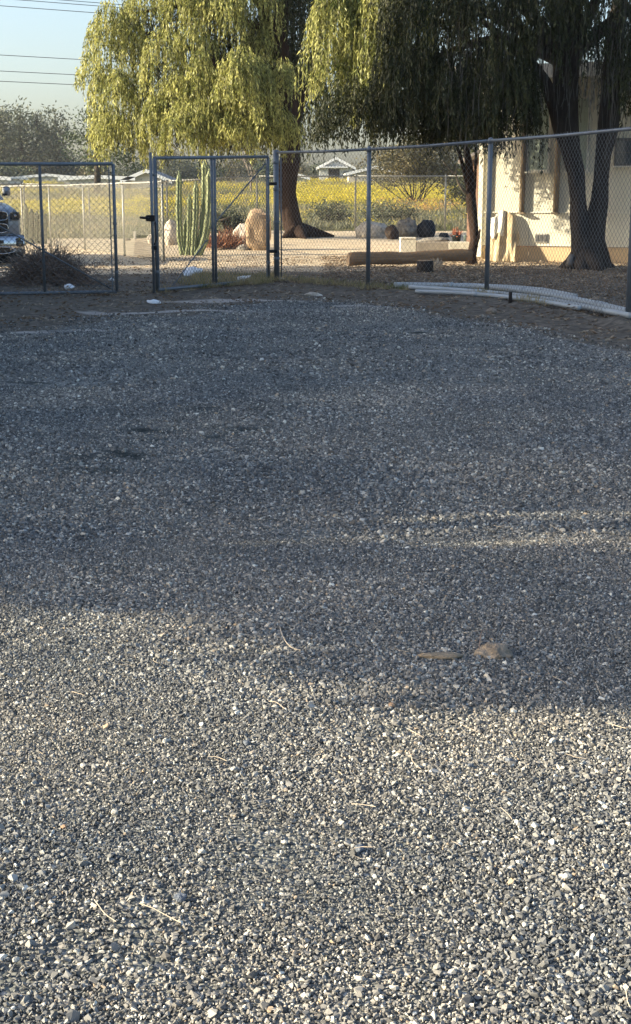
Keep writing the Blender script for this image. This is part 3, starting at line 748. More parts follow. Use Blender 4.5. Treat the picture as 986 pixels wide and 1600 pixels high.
for (px, py, dy) in ((885, 418, -.5), (960, 420, -.3), (940, 432, -1.2), (905, 428, -1.0)):
    e = P(px, py, Y2+dy); e.z = hz(e.x, e.y) + .0
    tk.tube([P(915, 398, Y2), P(916, 410, Y2+dy*.4).lerp(e, .4), e], [.26, .2, .05], 8, wobble=.4, seed=px)
tk.build('trunk', bark_dark, r2, True)
MB(T2).tube([P(893, 398, Y2-.42), P(889, 415, Y2-.55)], [.05, .07], 6, wobble=.2).build('bark_scar', bark_grey, r2, True)
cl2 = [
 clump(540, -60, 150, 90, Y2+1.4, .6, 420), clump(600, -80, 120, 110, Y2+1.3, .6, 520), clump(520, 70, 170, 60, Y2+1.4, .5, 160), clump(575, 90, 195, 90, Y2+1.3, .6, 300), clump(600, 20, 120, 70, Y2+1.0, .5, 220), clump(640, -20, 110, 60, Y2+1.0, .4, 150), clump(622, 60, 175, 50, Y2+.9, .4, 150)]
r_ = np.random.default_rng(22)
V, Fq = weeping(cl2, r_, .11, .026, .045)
link_mesh('lit_crown', fast_mesh('lit_crown', V - np.array(T2), Fq), leaf_lit, r2)
cl2d = [
 clump(670, -80, 130, 120, Y2, 1.3, 440), clump(760, -80, 120, 130, Y2-.6, 1.4, 430), clump(850, -100, 80, 110, Y2-1.0, 1.3, 380), clump(950, -100, 90, 110, Y2-1.0, 1.2, 270), clump(1060, -80, 150, 130, Y2, 1.3, 260),
 clump(640, 60, 205, 100, Y2, 1.1, 400), clump(700, 80, 222, 80, Y2-.4, .9, 360), clump(765, 60, 215, 90, Y2-.8, 1.0, 460), clump(815, 60, 235, 50, Y2-1.0, .6, 200), clump(560, 130, 222, 130, Y2+.8, 1.1, 430), clump(640, 150, 225, 120, Y2+.6, 1.0, 430),
 clump(600, 70, 200, 110, Y2+1.6, .9, 330), clump(850, -20, 120, 50, Y2-1.4, .6, 90), clump(990, 20, 160, 50, Y2-1.2, .8, 120), clump(935, 30, 130, 36, Y2-1.3, .5, 60), clump(795, 120, 225, 80, Y2, .8, 260), clump(720, 150, 230, 110, Y2+.6, .8, 330), clump(520, 190, 225, 60, Y2+1.2, .7, 120),
 clump(925, 20, 170, 80, Y2+.8, .5, 80), clump(1010, 60, 190, 70, Y2, .8, 200)]
V, Fq = weeping(cl2d, r_, .10, .026, .045)
link_mesh('crown', fast_mesh('crown', V - np.array(T2), Fq), leaf_dark, r2)  # unlit part of the crown, darkened by leaf colour
# bare hanging twigs
A = []; B = []
for i in range(260):
    px = r_.uniform(700, 985); Y = Y2 - 1.7 + r_.random()*1.0; t0 = r_.uniform(-60, 90); ln = r_.uniform(60, 170)
    p = np.array(P(px, t0, Y)); 
    for k in range(6):
        q_ = p + np.array([r_.normal()*.03, r_.normal()*.03, -ln/6*.0135]); A.append(p); B.append(q_); p = q_
V, Fq = ribbons(np.array(A), np.array(B), .011, r_)
tag(link_mesh('hanging_twigs', fast_mesh('hanging_twigs', V - np.array(T2), Fq), mat('hanging_twig_bark', (.10, .095, .08), .9), r2), kind='stuff')

# ------------------------------------------------------------------ slender tree left of the building
T3 = gnd(737, 413, 29); Y3 = T3.y
r3 = tree_root('small_tree', T3, 'slender twisted tree at the left corner of the cream building')
tk = MB(T3)
tk.tube([P(736, 416, Y3), P(737, 400, Y3), P(742, 375, Y3), P(739, 345, Y3), P(735, 315, Y3), P(734, 290, Y3), P(732, 260, Y3), P(728, 225, Y3), P(722, 180, Y3), P(715, 110, Y3)], [.15, .12, .11, .105, .10, .09, .075, .06, .05, .03], 10, wobble=.45, seed=12)
tk.tube([P(734, 300, Y3), P(726, 270, Y3), P(718, 240, Y3), P(700, 190, Y3)], [.06, .045, .035, .02], 8, wobble=.3, seed=3)
tk.tube([P(741, 385, Y3-.05), P(747, 372, Y3-.08), P(750, 358, Y3-.1)], [.05, .035, .015], 6, wobble=.3, seed=3)
tk.tube([P(737, 330, Y3), P(742, 290, Y3+.2), P(744, 240, Y3+.3), P(740, 190, Y3+.3)], [.05, .04, .03, .02], 7, wobble=.3, seed=3)
tk.build('trunk', bark_red, r3, True)
bb = MB(T3)
bb.tube([P(731, 304, Y3), P(722, 295, Y3-.1), P(715, 283, Y3-.15), P(712, 270, Y3-.15), P(714, 257, Y3-.2)], [.035, .03, .022, .016, .008], 6, wobble=.2)
bb.tube([P(714, 276, Y3-.15), P(700, 262, Y3-.2), P(690, 250, Y3-.2)], [.014, .01, .006], 5)
bb.build('bare_branch', bark_grey, r3, True)
V, Fq = crown_blobs([(P(720, 190, Y3).x, Y3, P(720, 190, Y3).z, .9, .8, .45), (P(680, 205, Y3).x, Y3+.3, P(690, 205, Y3).z, .7, .6, .35), (P(750, 215, Y3).x, Y3+.2, P(750, 215, Y3).z, .5, .5, .35)], r_, .07, .028, 9)
link_mesh('crown', fast_mesh('crown', V - np.array(T3), Fq), leaf_dark, r3)

# ------------------------------------------------------------------ shrubs and trees behind the back fence (right)
def shrub(name, px, base, Y, blobs, m, label, leafL=.16, leafW=.07, per=9, nb=14, seed=1, cat='shrub', group=None, bm_=bark_dark, hgt=1.5, spread=1.5):
    p = at(px, base, Y); p.z = hz(p.x, p.y)
    root = empty(name, p, label, cat, group); q_ = np.random.default_rng(seed)
    bl = []
    for (bx, by, rx, rz_) in blobs:
        c = at(bx, by, Y); k = Y/(F_PX*1.03); bl.append((c.x, Y + q_.normal()*.3, c.z, rx*k, max(rx, rz_)*k*.8, rz_*k))
    V, Fq = crown_blobs(bl, q_, leafL, leafW, per)
    link_mesh('crown', fast_mesh('crown', V - np.array(p), Fq), m, root)
    st = MB(p)
    for i in range(nb):
        b_ = bl[i % len(bl)]
        t = Vector((b_[0] + q_.normal()*b_[3]*.7, b_[1] + q_.normal()*.4, b_[2] + q_.normal()*b_[5]*.6))
        s0 = p + Vector((q_.normal()*.1*spread, q_.normal()*.1, 0))
        mid = s0.lerp(t, .5) + Vector((q_.normal()*.15, 0, q_.normal()*.1))*spread
        rr = .012*hgt*(1 + q_.random())
        st.tube([s0, mid, t], [rr*2, rr*1.3, rr*.5], 6)
    st.build('stems', bm_, root, True)
    return root
shrub('bare_shrub', 650, 289, 78, [(610, 250, 40, 22), (650, 240, 40, 25), (690, 245, 45, 30), (640, 270, 50, 20), (700, 275, 30, 20)], leaf_brown, 'wide brownish thicket with bare twigs behind the back fence, above the round boulders', .17, .07, 7, 22, 3, bm_=bark_dark, hgt=.9, spread=2)
shrub('bare_shrub', 740, 310, 56, [(740, 290, 28, 25), (720, 300, 22, 14), (750, 250, 30, 30)], leaf_dark, 'dark green bush behind the back fence beside the slender tree', .14, .07, 6, 14, 5, hgt=.8)
shrub('bare_shrub', 600, 300, 100, [(590, 278, 14, 14), (606, 285, 14, 10)], leaf_brown, 'small dark bush in front of the pale low house', .2, .1, 5, 6, 6, hgt=.8)
shrub('grey_shrub', 516, 345, 52, [(515, 327, 22, 9), (500, 333, 16, 7), (534, 334, 14, 6)], leaf_grey, 'low grey weed bush in the field just left of the middle fence post', .12, .05, 9, 16, 8, group=None)
shrub('grey_shrub', 610, 350, 53, [(606, 328, 30, 10), (585, 334, 18, 9), (635, 334, 16, 9), (610, 340, 34, 7)], leaf_grey, 'wide low grey weed bush in the field behind the round boulders', .12, .05, 9, 18, 9)
shrub('grey_shrub', 362, 350, 46.3, [(360, 335, 17, 12), (378, 345, 10, 9), (345, 343, 12, 9)], leaf_grey, 'grey green shrub behind the red brown spiky plant', .10, .04, 10, 16, 10)

# far trees
def far_tree(name, px, base, Y, blobs, m, label, seed, trunk=(.35, 4), leafL=.55, group='trees beyond the field', per=7, bm_=bark_dark, limbs=6):
    p = at(px, base, Y); p.z = hz(p.x, p.y); root = empty(name, p, label, 'tree', group); q_ = np.random.default_rng(seed); bl = []
    k = Y/(F_PX*1.03)
    for (bx, by, rx, rz_) in blobs:
        c = at(bx, by, Y); bl.append((c.x, Y + q_.normal()*1.0, c.z, rx*k, rx*k*.8, rz_*k))
    V, Fq = crown_blobs(bl, q_, leafL, leafL*.42, per)
    link_mesh('crown', fast_mesh('crown', V - np.array(p), Fq), m, root)
    st = MB(p); top = Vector((bl[0][0], bl[0][1], bl[0][2]))
    st.tube([p - Vector((0, 0, .2)), p.lerp(top, .35) + Vector((.2, 0, 0)), p.lerp(top, .7), top], [trunk[0]*1.2, trunk[0], trunk[0]*.7, .08], 8, wobble=.3, seed=seed)
    for i in range(min(limbs, len(bl)*2)):
        b_ = bl[i % len(bl)]; t = Vector((b_[0] + q_.normal()*.3, b_[1], b_[2] + b_[5]*.5)); s0 = p.lerp(top, .35 + .3*q_.random())
        st.tube([s0, s0.lerp(t, .5) + Vector((0, 0, -.2)), t], [trunk[0]*.45, trunk[0]*.3, .04], 6)
    st.build('trunk', bm_, root, True)
    return root
eu = [(-40, 282, [(-40, 190, 22, 26), (-50, 225, 28, 26), (-40, 255, 30, 22)]), (8, 282, [(6, 198, 16, 26), (-2, 232, 24, 24), (10, 180, 8, 10), (8, 258, 24, 20), (18, 215, 14, 16)]), (35, 282, [(30, 184, 9, 17), (36, 208, 16, 20), (26, 240, 24, 18), (36, 262, 22, 16)]),
      (62, 282, [(56, 182, 7, 14), (59, 206, 15, 20), (68, 236, 24, 20), (60, 260, 22, 18)]), (88, 282, [(83, 186, 8, 14), (80, 212, 16, 20), (92, 238, 22, 20), (104, 206, 7, 12), (96, 262, 22, 18)])]
nm = ['far left tall grey eucalyptus, cut by the picture edge', 'tall grey eucalyptus at the left edge of the far tree line', 'tall grey eucalyptus with a narrow tip, second in the far left tree line', 'tall grey eucalyptus, third in the far left tree line', 'tall grey eucalyptus nearest the pine in the far left tree line']
for i, (px, b_, bl) in enumerate(eu):
    far_tree('eucalyptus_tree', px, b_, 230 + (i % 2)*12, bl, leaf_grey, nm[i], 40+i, leafL=.6, per=11, bm_=bark_dark)
far_tree('pine_tree', 150, 282, 120, [(150, 168, 12, 8), (138, 185, 18, 10), (160, 195, 26, 12), (128, 212, 20, 10), (155, 222, 34, 12), (130, 238, 24, 10), (165, 248, 36, 12), (195, 240, 30, 22), (140, 258, 16, 8)], leaf_pine, 'dark pine with a leaning trunk behind the left fence', 60, (.25, 3), .3, None, 5)
q0 = random.Random(77); bushpx = []
for i in range(24):
    x = -5 + i*33 + q0.uniform(-9, 9); h_ = q0.uniform(9, 19) + (5 if 230 < x < 440 else 0)
    if 488 < x < 560: h_ = 12
    bushpx.append((x, 281 - h_*q0.uniform(.8, 1.1), q0.uniform(17, 27), h_))
anch = [(15, 'at the left edge, above the truck'), (45, 'above the truck mirror'), (75, 'above the left gate middle pipe'), (110, 'left of the dark pine'), (150, 'behind the dark pine trunk'), (185, 'above the left gate free end'), (215, 'above the low grey roofed house'), (245, 'above the gate latch'), (275, 'above the left stem of the tall cactus'), (310, 'above the middle of the tall cactus'), (340, 'above the right gate middle pipe'), (375, 'above the spiky brown plant'), (405, 'above the tall tan boulder'), (440, 'left of the leaning trunk'), (475, 'right of the leaning trunk'), (510, 'behind the white gabled house'), (545, 'right of the white gabled house'), (580, 'behind the pale low house'), (615, 'behind the left of the brownish thicket'), (650, 'behind the middle of the brownish thicket'), (685, 'behind the right of the brownish thicket'), (720, 'behind the slender tree'), (745, 'behind the corner of the cream building'), (-5, 'at the left edge, lowest')]
bushpx = [b_ for b_ in bushpx if b_[0] < 750][:24]; used_a = set()
kinds = [(leaf_grey, 'rounded grey green tree in the far tree line across the field'), (leaf_pine, 'rounded dark green tree in the far tree line across the field'), (leaf_brown, 'rounded brownish tree in the far tree line across the field')]
for i, (x, y, w, h_) in enumerate(bushpx):
    m_, lb_ = kinds[(i*7) % 3]
    an_ = min([a for a in anch if a[1] not in used_a], key=lambda a: abs(a[0]-x))[1]; used_a.add(an_)
    lb_full = lb_.split(' across')[0].replace('in the far tree line', 'of the far line ' + an_)
    far_tree('distant_tree', x, 286, 215 + (i*37 % 30), [(x, y, w*.8, h_), (x-w*.6, y+h_*.3, w*.6, h_*.7), (x+w*.6, y+h_*.35, w*.6, h_*.65)], m_, lb_full, 70+i, (.2, 3), .45, lb_.split(' in the')[0].replace('tree', 'trees') + ' of the far line', 8)
# bare branched tree behind gate
p = at(392, 285, 130); p.z = hz(p.x, p.y); bt = empty('bare_tree', p, 'leafless pale tree on the far side of the field, seen through the right gate leaf', 'tree')
st = MB(p); q_ = random.Random(5)
def grow(mb, a, d, L_, r_, lv):
    b_ = a + d*L_; mb.tube([a, a.lerp(b_, .5) + Vector((q_.gauss(0, .04), 0, q_.gauss(0, .04)))*L_, b_], [r_, r_*.8, r_*.6], 5)
    if lv:
        for _ in range(3):
            dd = (d + Vector((q_.gauss(0, .5), q_.gauss(0, .4), q_.gauss(.1, .25)))).normalized(); grow(mb, a.lerp(b_, q_.uniform(.5, 1)), dd, L_*.68, r_*.55, lv-1)
grow(st, p, Vector((.05, 0, 1)), 2.0, .14, 4)
st.build('branches', bark_grey, bt)

# ------------------------------------------------------------------ far buildings
def gable_house(name, px0, px1, base, eave, apex, Y, label, wallm, roofm, depth=12, door=None):
    a = at(px0, base, Y); b_ = at(px1, base, Y); z0 = hz((a.x+b_.x)/2, Y) - .3
    ze = at(px0, eave, Y).z; za = at(px0, apex, Y).z; w = b_.x - a.x; cx = (a.x+b_.x)/2
    root = empty(name, (cx, Y, z0), label, 'house'); o = Vector((cx, Y, z0)); h_ = ze - z0; ha = za - z0
    m_ = MB(); n_ = 2
    m_.add([(-w/2, 0, 0), (w/2, 0, 0), (w/2, 0, h_), (0, 0, ha), (-w/2, 0, h_), (-w/2, depth, 0), (w/2, depth, 0), (w/2, depth, h_), (0, depth, ha), (-w/2, depth, h_)],
           [(0, 1, 2, 3, 4), (9, 8, 7, 6, 5), (0, 4, 9, 5), (1, 6, 7, 2)])
    m_.build('wall', wallm, root)
    sl = (ha-h_)/(w/2)
    for s in (-1, 1):
        e = w/2 + .5
        rb = MB(); t = .18
        rb.add([(0, -.5, ha+.05), (s*e, -.5, ha-sl*e+.05), (s*e, depth+.5, ha-sl*e+.05), (0, depth+.5, ha+.05), (0, -.5, ha+.05+t), (s*e, -.5, ha-sl*e+.05+t), (s*e, depth+.5, ha-sl*e+.05+t), (0, depth+.5, ha+.05+t)],
               [(0,1,2,3),(4,7,6,5),(0,4,5,1),(1,5,6,2),(2,6,7,3)])
        rb.build('roof', roofm, root)
        fb_ = MB(); fb_.add([(0, -.56, ha-.12), (s*e, -.56, ha-sl*e-.12), (s*e, -.56, ha-sl*e+.26), (0, -.56, ha+.26), (0, -.50, ha-.12), (s*e, -.50, ha-sl*e-.12), (s*e, -.50, ha-sl*e+.26), (0, -.50, ha+.26)], [(0,1,2,3),(7,6,5,4),(0,4,5,1),(3,2,6,7),(1,5,6,2)])
        fb_.build('bargeboard', trim_white, root)
    if door:
        dx, dw, dh = door
        MB().box((dx, -.04, dh/2+.1), (dw, .06, dh)).build('garage_door', dark_open, root)
        MB().box((dx-.1, -.5, dh+.35), (dw+2.6, 1.0, .2)).build('porch_beam', trim_white, root)
        MB().box((w*.3, -.06, 1.5), (.8, .06, 1.0)).build('window', win_glass, root)
    return root
gable_house('white_house', 499, 551, 284, 262, 248, 205, 'white gabled house with a dark doorway across the field', wall_white, roof_dark, door=(-.3, 1.6, 2.2))
gable_house('pale_house', 545, 625, 286, 272, 262, 185, 'low pale roofed house right of the white gabled one, half hidden by bushes', mat('pale_stucco', (.6, .55, .47)), roof_white, depth=10)
gable_house('white_shed', 20, 130, 282, 279, 274, 215, 'long low white roofed shed on the far left, under the eucalyptus line', wall_white, roof_white, depth=10)
gable_house('grey_house', 196, 262, 284, 282, 268, 150, 'low grey roofed house behind the sunlit left fence', mat('pale_stucco', (.6, .55, .47)), roof_grey, depth=12)
gable_house('white_shed', 100, 205, 285, 280, 277.5, 150, 'low white shed half hidden behind the dark pine', wall_white, roof_white, depth=8)
gable_house('white_shed', 455, 478, 284, 278, 275, 170, 'small white shed just right of the leaning trunk across the field', wall_white, roof_white, depth=8)
gable_house('white_shed', -60, 12, 284, 280, 277, 150, 'small pale shed at the left edge, above the truck', wall_white, roof_white, depth=8)

# ------------------------------------------------------------------ field plants
def tuft(seed, n, h_, spread, w, m_, tip=None, tipm=None):
    q_ = np.random.default_rng(seed); P0 = np.zeros((n, 3)); P0[:, :2] = q_.normal(size=(n, 2))*spread*.5
    D = np.stack([q_.normal(size=n)*.35, q_.normal(size=n)*.35, np.ones(n)], 1); L_ = h_*(.5+.6*q_.random(n))
    V, Fq = leaf_quads(P0, D, L_, w, q_)
    me = fast_mesh('tuft', V, Fq); me.materials.append(m_)
    if tip is not None:
        T = P0 + unit(D)*L_[:, None]; k = tip; idx = np.repeat(np.arange(n), k)
        Q = T[idx] + q_.normal(size=(len(idx), 3))*np.array([.07, .07, .09])*h_*1.3
        V2, F2 = leaf_quads(Q, q_.normal(size=Q.shape), .06*h_*1.6, .05*h_*1.6, q_)
        VV, FF = join_q([(V, Fq), (V2, F2)])
        me = fast_mesh('flower_tuft', VV, FF); me.materials.append(m_); me.materials.append(tipm)
        mi = np.zeros(len(FF), np.int32); mi[len(Fq):] = 1; me.polygons.foreach_set('material_index', mi)
    return me
g_green = mat('field_green', (.10, .125, .035), .7, 0, .3, .4, island=.3, trans=.3, col2=(.20, .20, .07))
g_dry = mat('field_dry_grass', (.28, .23, .11), .8, 0, .3, .4, island=.3, trans=.3, col2=(.40, .33, .19))
g_grey = mat('field_grey_weed', (.10, .11, .075), .8, 0, .2, .4, island=.3, trans=.2, col2=(.19, .19, .13))
f_yel = mat('yellow_flowers', (.56, .46, .05), .6, 0, .1, 2, island=.25, trans=.35)
f_ora = mat('orange_flowers', (.55, .30, .08), .6, 0, .1, 2, island=.25, trans=.35)
protos = [(tuft(1, 26, .55, .5, .03, g_green), g_green), (tuft(2, 26, .6, .5, .025, g_dry), g_dry), (tuft(3, 26, .5, .5, .04, g_grey), g_grey),
          (tuft(4, 16, .7, .55, .03, g_green, 5, f_yel), g_green), (tuft(5, 14, .6, .5, .03, g_dry, 4, f_ora), g_dry), (tuft(6, 16, .55, .6, .035, g_green, 3, f_yel), g_green)]
Fp = []; Fi = []; Fs = []
def fieldband(y0, y1, dens, size, fn):
    for yy in np.arange(y0, y1, 1/math.sqrt(dens)):
        w = .25*yy + 5; x = np.arange(-w, w, 1/math.sqrt(dens)); x = x + rng.normal(size=len(x))*.3/math.sqrt(dens)*1.2; y = yy + rng.normal(size=len(x))*.3/math.sqrt(dens)*1.2
        i = fn(x, y); k = i >= 0; x = x[k]; y = y[k]; i = i[k]
        Fp.append(np.stack([x, y, height(x, y)-.02], 1)); Fi.append(i); s = size*(.6+.7*rng.random(len(x))); Fs.append(np.stack([s*1.2, s*1.2, s], 1))
def pick(x, y):
    n_ = len(x); u = rng.random(n_); nz_ = wob(x, y, .35, 1)*.5 + wob(x, y, .11, 2)*.5 + rng.normal(size=n_)*.25
    right = sst(-4, 2, x)
    near = sst(66, 56, y - 2*wob(x, y, .3, 3))
    yel = sst(.0, .45, nz_ + .62*right*sst(64, 70, y)*sst(150, 110, y) - .16 + .25*wob(x, y, .5, 8) - .10*(1-right))
    i = np.where(u < .35, 0, np.where(u < .6, 1, 2))
    i = np.where((rng.random(n_) < yel*(1-near*.8)), np.where(rng.random(n_) < .7, 3, 5), i)
    i = np.where((rng.random(n_) < .22) & (x > 3) & (y < 80) & (y > 60), 4, i)
    i = np.where((near > .4) & (rng.random(n_) < .45), 2, i)
    return i
fieldband(48.3, 62, 5, .62, pick); fieldband(62, 90, 2.4, .75, pick); fieldband(90, 140, 1.2, .85, pick); fieldband(140, 212, .6, 1.0, pick)
Fp = np.concatenate(Fp); Fi = np.concatenate(Fi); Fs = np.concatenate(Fs); n = len(Fp); print('field', n)
scatter('field_plants', Fp, np.stack([np.zeros(n), np.zeros(n), rng.random(n)*6.28], 1), Fs, Fi, protos, 'meadow of weeds and yellow flowers beyond the fences', 'meadow')

# leaf litter and twigs on the soil ------------------------------------
lm1 = mat('leaf_litter_brown', (.16, .11, .07), .9, 0, .3, 3, island=.0); lm2 = mat('leaf_litter_pale', (.34, .27, .19), .9, 0, .3, 3)
def lit_mesh(seed, m_, k=5):
    q_ = np.random.default_rng(seed); P0 = q_.normal(size=(k, 3))*np.array([.06, .06, .004]); P0[:, 2] = np.abs(P0[:, 2]) + .004
    D = q_.normal(size=(k, 3))*np.array([1, 1, .18]); V, Fq = leaf_quads(P0, D, .045, .014, q_); me = fast_mesh('litter', V, Fq); me.materials.append(m_); return me
lp = [(lit_mesh(i, lm1 if i % 3 else lm2), lm1) for i in range(6)]
n = 22000; x = rng.uniform(-5, 7, n); y = rng.uniform(13.5, 34, n)
d = y - fence_y(x); k = (rng.random(n) < np.where(d > -.2, .9, .18)*np.where((x > .2) | (d < .5), 1, .25)) & (y > lot_edge(x) - .3); x = x[k]; y = y[k]; n = len(x)
s = rng.uniform(.7, 1.6, n)
scatter('leaf_litter', np.stack([x, y, height(x, y)], 1), np.stack([rng.normal(size=n)*.1, rng.normal(size=n)*.1, rng.random(n)*6.28], 1), np.repeat(s[:, None], 3, 1), rng.integers(0, 6, n), lp, 'dry brown leaf litter strewn over the soil round the fence and trees', 'leaf litter')
gt = [(tuft(20, 30, .14, .14, .006, g_green), g_green), (tuft(21, 30, .12, .12, .006, g_dry), g_dry)]
n = 170; x = rng.uniform(-2.5, 3, n); y = fence_y(x) + rng.normal(size=n)*.35 + .1; x2 = rng.uniform(-2.2, -.7, 260); y2 = rng.uniform(22.6, 25.3, 260)
x = np.concatenate([x, x2]); y = np.concatenate([y, y2]); n = len(x); s = rng.uniform(.5, 1.3, n)
scatter('grass_tufts', np.stack([x, y, height(x, y)], 1), np.stack([np.zeros(n), np.zeros(n), rng.random(n)*6.28], 1), np.repeat(s[:, None], 3, 1), (rng.random(n) < .85).astype(int), gt, 'short dry and green grass along the foot of the fence', 'grass')

# ------------------------------------------------------------------ boulders, cactus and garden things
def rock_px(name, x0, x1, top, base, Y, seed, m, label, ang=.0, depth=.8, flat=.75, rough=.25, boxy=1.0, sub=4):
    g = gnd((x0+x1)/2, base, Y); Y = g.y; a = at(x0, base, Y); b_ = at(x1, base, Y); t = at(x0, top, Y)
    rx = (b_.x-a.x)/2; h_ = t.z - g.z
    rz_ = h_/(1+flat); return rock(name, (g.x, Y + rx*depth*.6, g.z + rz_*flat - .03), rx*1.04, rx*depth, rz_*1.06, seed, m, label, 'boulder', flat=flat, ang=ang, rough=rough, boxy=boxy, sub=sub)
rock_px('boulder', 384, 425, 326, 391, 38, 3, rock_tan, 'tall tan standing boulder left of the leaning trunk', .0, .8, .85, .26, .62)
rock_px('boulder', 366, 392, 348, 384, 40, 5, rock_pale, 'pale pinkish boulder between the spiky plant and the tall tan boulder')
rock_px('boulder', 254, 282, 344, 383, 39, 7, rock_pale, 'pale angular boulder behind the left side of the tall cactus', .85)
rock_px('boulder', 230, 243, 364, 381, 40, 9, rock_pale, 'small pale boulder left of the tall cactus, beside the gate latch side')
rock_px('boulder', 371, 392, 381, 391, 37, 11, rock_grey, 'low flat rock at the left foot of the tall tan boulder')
rock_px('boulder', 558, 604, 345, 371, 42, 13, rock_pale, 'wide pale speckled boulder, leftmost of the row behind the log', depth=.6)
rock_px('boulder', 602, 622, 351, 374, 42, 15, rock_brown, 'small dark brown pointed rock between the pale and grey boulders', .8)
rock_px('boulder', 620, 653, 341, 371, 42, 17, rock_grey, 'round grey boulder above the white block', rough=.34)
rock_px('boulder', 652, 681, 343, 371, 42, 19, rock_black, 'round black boulder, rightmost of the row', rough=.22)
rock_px('rock', 684, 702, 362, 371, 42, 21, rock_black, 'small jagged black rock right of the round black boulder', .75)
rock_px('rock', 655, 702, 369, 379, 40, 23, rock_grey, 'flat grey slab of rock under the black boulder', .8, .5)
rock_px('rock', 196, 204, 371, 376, 38, 25, rock_brown, 'small brown stone on the dirt behind the left fence')
rock_px('rock', 476, 503, 454, 461, 20.5, 27, rock_pale, 'flat pale stone on the soil right of the gate post', .0, .6)
rock_px('rock', 598, 606, 437, 443, 23, 29, rock_brown, 'small dark clod behind the fence near the left end of the pipes')
rock_px('rock', 760, 776, 478, 489, 17.5, 33, clod_m, 'tan soil clod on the berm below the pipes', .0, .8)

# white and grey blocks
def block(name, x0, x1, top, base, Y, m, label, dep=.3, bev=.01, cat='block', rz=0):
    g = gnd((x0+x1)/2, base, Y); Y = g.y; w = at(x1, base, Y).x - at(x0, base, Y).x; h_ = at(x0, top, Y).z - g.z
    o = MB().box((0, dep/2, h_/2), (w, dep, h_), bev=bev).build(name, m, None, loc=g); o.rotation_euler.z = rz
    return tag(o, label, cat)
def hollow_block(name, x0, x1, top, base, Y, m, label):
    g = gnd((x0+x1)/2, base, Y); Y = g.y; w = at(x1, base, Y).x - at(x0, base, Y).x; h_ = at(x0, top, Y).z - g.z
    root = empty(name, g, label, 'block'); t = .03
    MB().box((0, .2, h_/2-.02), (w-.012, .38, h_-.05), bev=.01).build('core', m, root)
    MB().box((0, .2, h_-.02), (w, .40, .04), bev=.008).build('top_slab', m, root)
    return root
hollow_block('concrete_block', 625, 650, 371, 395, 34, concrete, 'square white block standing behind the log')
block('concrete_block', 651, 701, 378, 395, 34, concrete_g, 'long grey concrete block right of the white block, behind the log', .3)
block('concrete_block', 701, 733, 378, 393, 34, concrete, 'low white block behind the log, left of the slender tree', .3)
def pot(px, top, base, wpx, m, label, plant=None):
    g = gnd(px, base, 37); Y = g.y; r_ = (at(px+wpx/2, base, Y).x - at(px-wpx/2, base, Y).x)/2; h_ = at(px, top, Y).z - g.z
    root = empty('plant_pot', g, label, 'plant pot')
    MB().lathe([(r_*.78, 0), (r_*.95, h_*.8), (r_, h_*.82), (r_, h_), (r_*.9, h_), (r_*.85, h_*.85), (.01, h_*.84)], 18).build('pot', m, root, True)
    if plant:
        q_ = np.random.default_rng(px); n_ = 90; D = q_.normal(size=(n_, 3)); D[:, 2] = np.abs(D[:, 2])*1.1 + .2
        V, Fq = leaf_quads(np.tile([[0, 0, h_*.85]], (n_, 1)) + q_.normal(size=(n_, 3))*.04, D, plant*(.6+.5*q_.random(n_)), .035, q_)
        link_mesh('leaves', fast_mesh('leaves', V, Fq), leaf_red, root)
    return root
pot(713, 367, 379, 15, pot_blk, 'black pot holding a reddish succulent, on the white block side of the slender tree', .22)
pot(729, 367, 378, 11, pot_grn, 'grey green pot beside the slender tree trunk')

# log + stumps
ga = gnd(545, 417, 28); gb_ = gnd(736, 412, 29)
la = Vector((ga.x, ga.y, .155)); lb = Vector((at(736, 400, 29.2).x, 29.2, .19)); c = (la+lb)/2; L_ = (lb-la).length
lr = empty('log', (c.x, c.y, 0), 'long weathered wooden log lying on the dirt behind the fence', 'log')
lr.rotation_euler.z = math.atan2(lb.y-la.y, lb.x-la.x)
pth = []; rd = []
for i in range(25):
    t = i/24; pth.append(Vector((-L_/2 + L_*t, .02*math.sin(t*5), .155 + .06*t + .01*math.sin(t*9)))); rd.append(.135 - .015*t + .006*math.sin(t*23))
MB().tube(pth, rd, 20, wobble=.09, seed=3).build('shaft', wood_log, lr, True)
MB().tube([pth[0] - Vector((.012, 0, 0)), pth[0] + Vector((.01, 0, 0))], .122, 20, wobble=.05).build('sawn_end', wood_end, lr)
def stump(px0, px1, top, base, Y, m, label, name='stump'):
    g = gnd((px0+px1)/2, base, Y); Y = g.y; r_ = (at(px1, base, Y).x - at(px0, base, Y).x)/2; h_ = at(px0, top, Y).z - g.z
    root = empty(name, g, label, 'stump')
    MB().tube([(0, 0, -.02), (0, 0, h_*.3), (0, 0, h_*.97)], [r_*1.04, r_, r_*.98], 18, wobble=.12, seed=px0).build('side', m, root, True)
    MB().lathe([(r_*.9, 0), (r_*.88, .012), (.01, .014)], 18, c=(0, 0, h_*.97)).build('cut_top', wood_end, root)
stump(651, 677, 407, 425, 26.5, wood_dark, 'short dark stump in front of the log')
# pale dead weed by the stump
g = gnd(682, 420, 27); q_ = np.random.default_rng(4); n_ = 60; D = q_.normal(size=(n_, 3)); D[:, 2] = abs(D[:, 2])+.3
V, Fq = leaf_quads(q_.normal(size=(n_, 3))*np.array([.05, .05, .02])+np.array([0, 0, .05]), D, .2*(.5+.6*q_.random(n_)), .03, q_)
wd = link_mesh('dead_weed', fast_mesh('dead_weed', V, Fq), twig_pale, None, g); tag(wd, 'pale curled dead weed at the right side of the dark stump', 'weed')

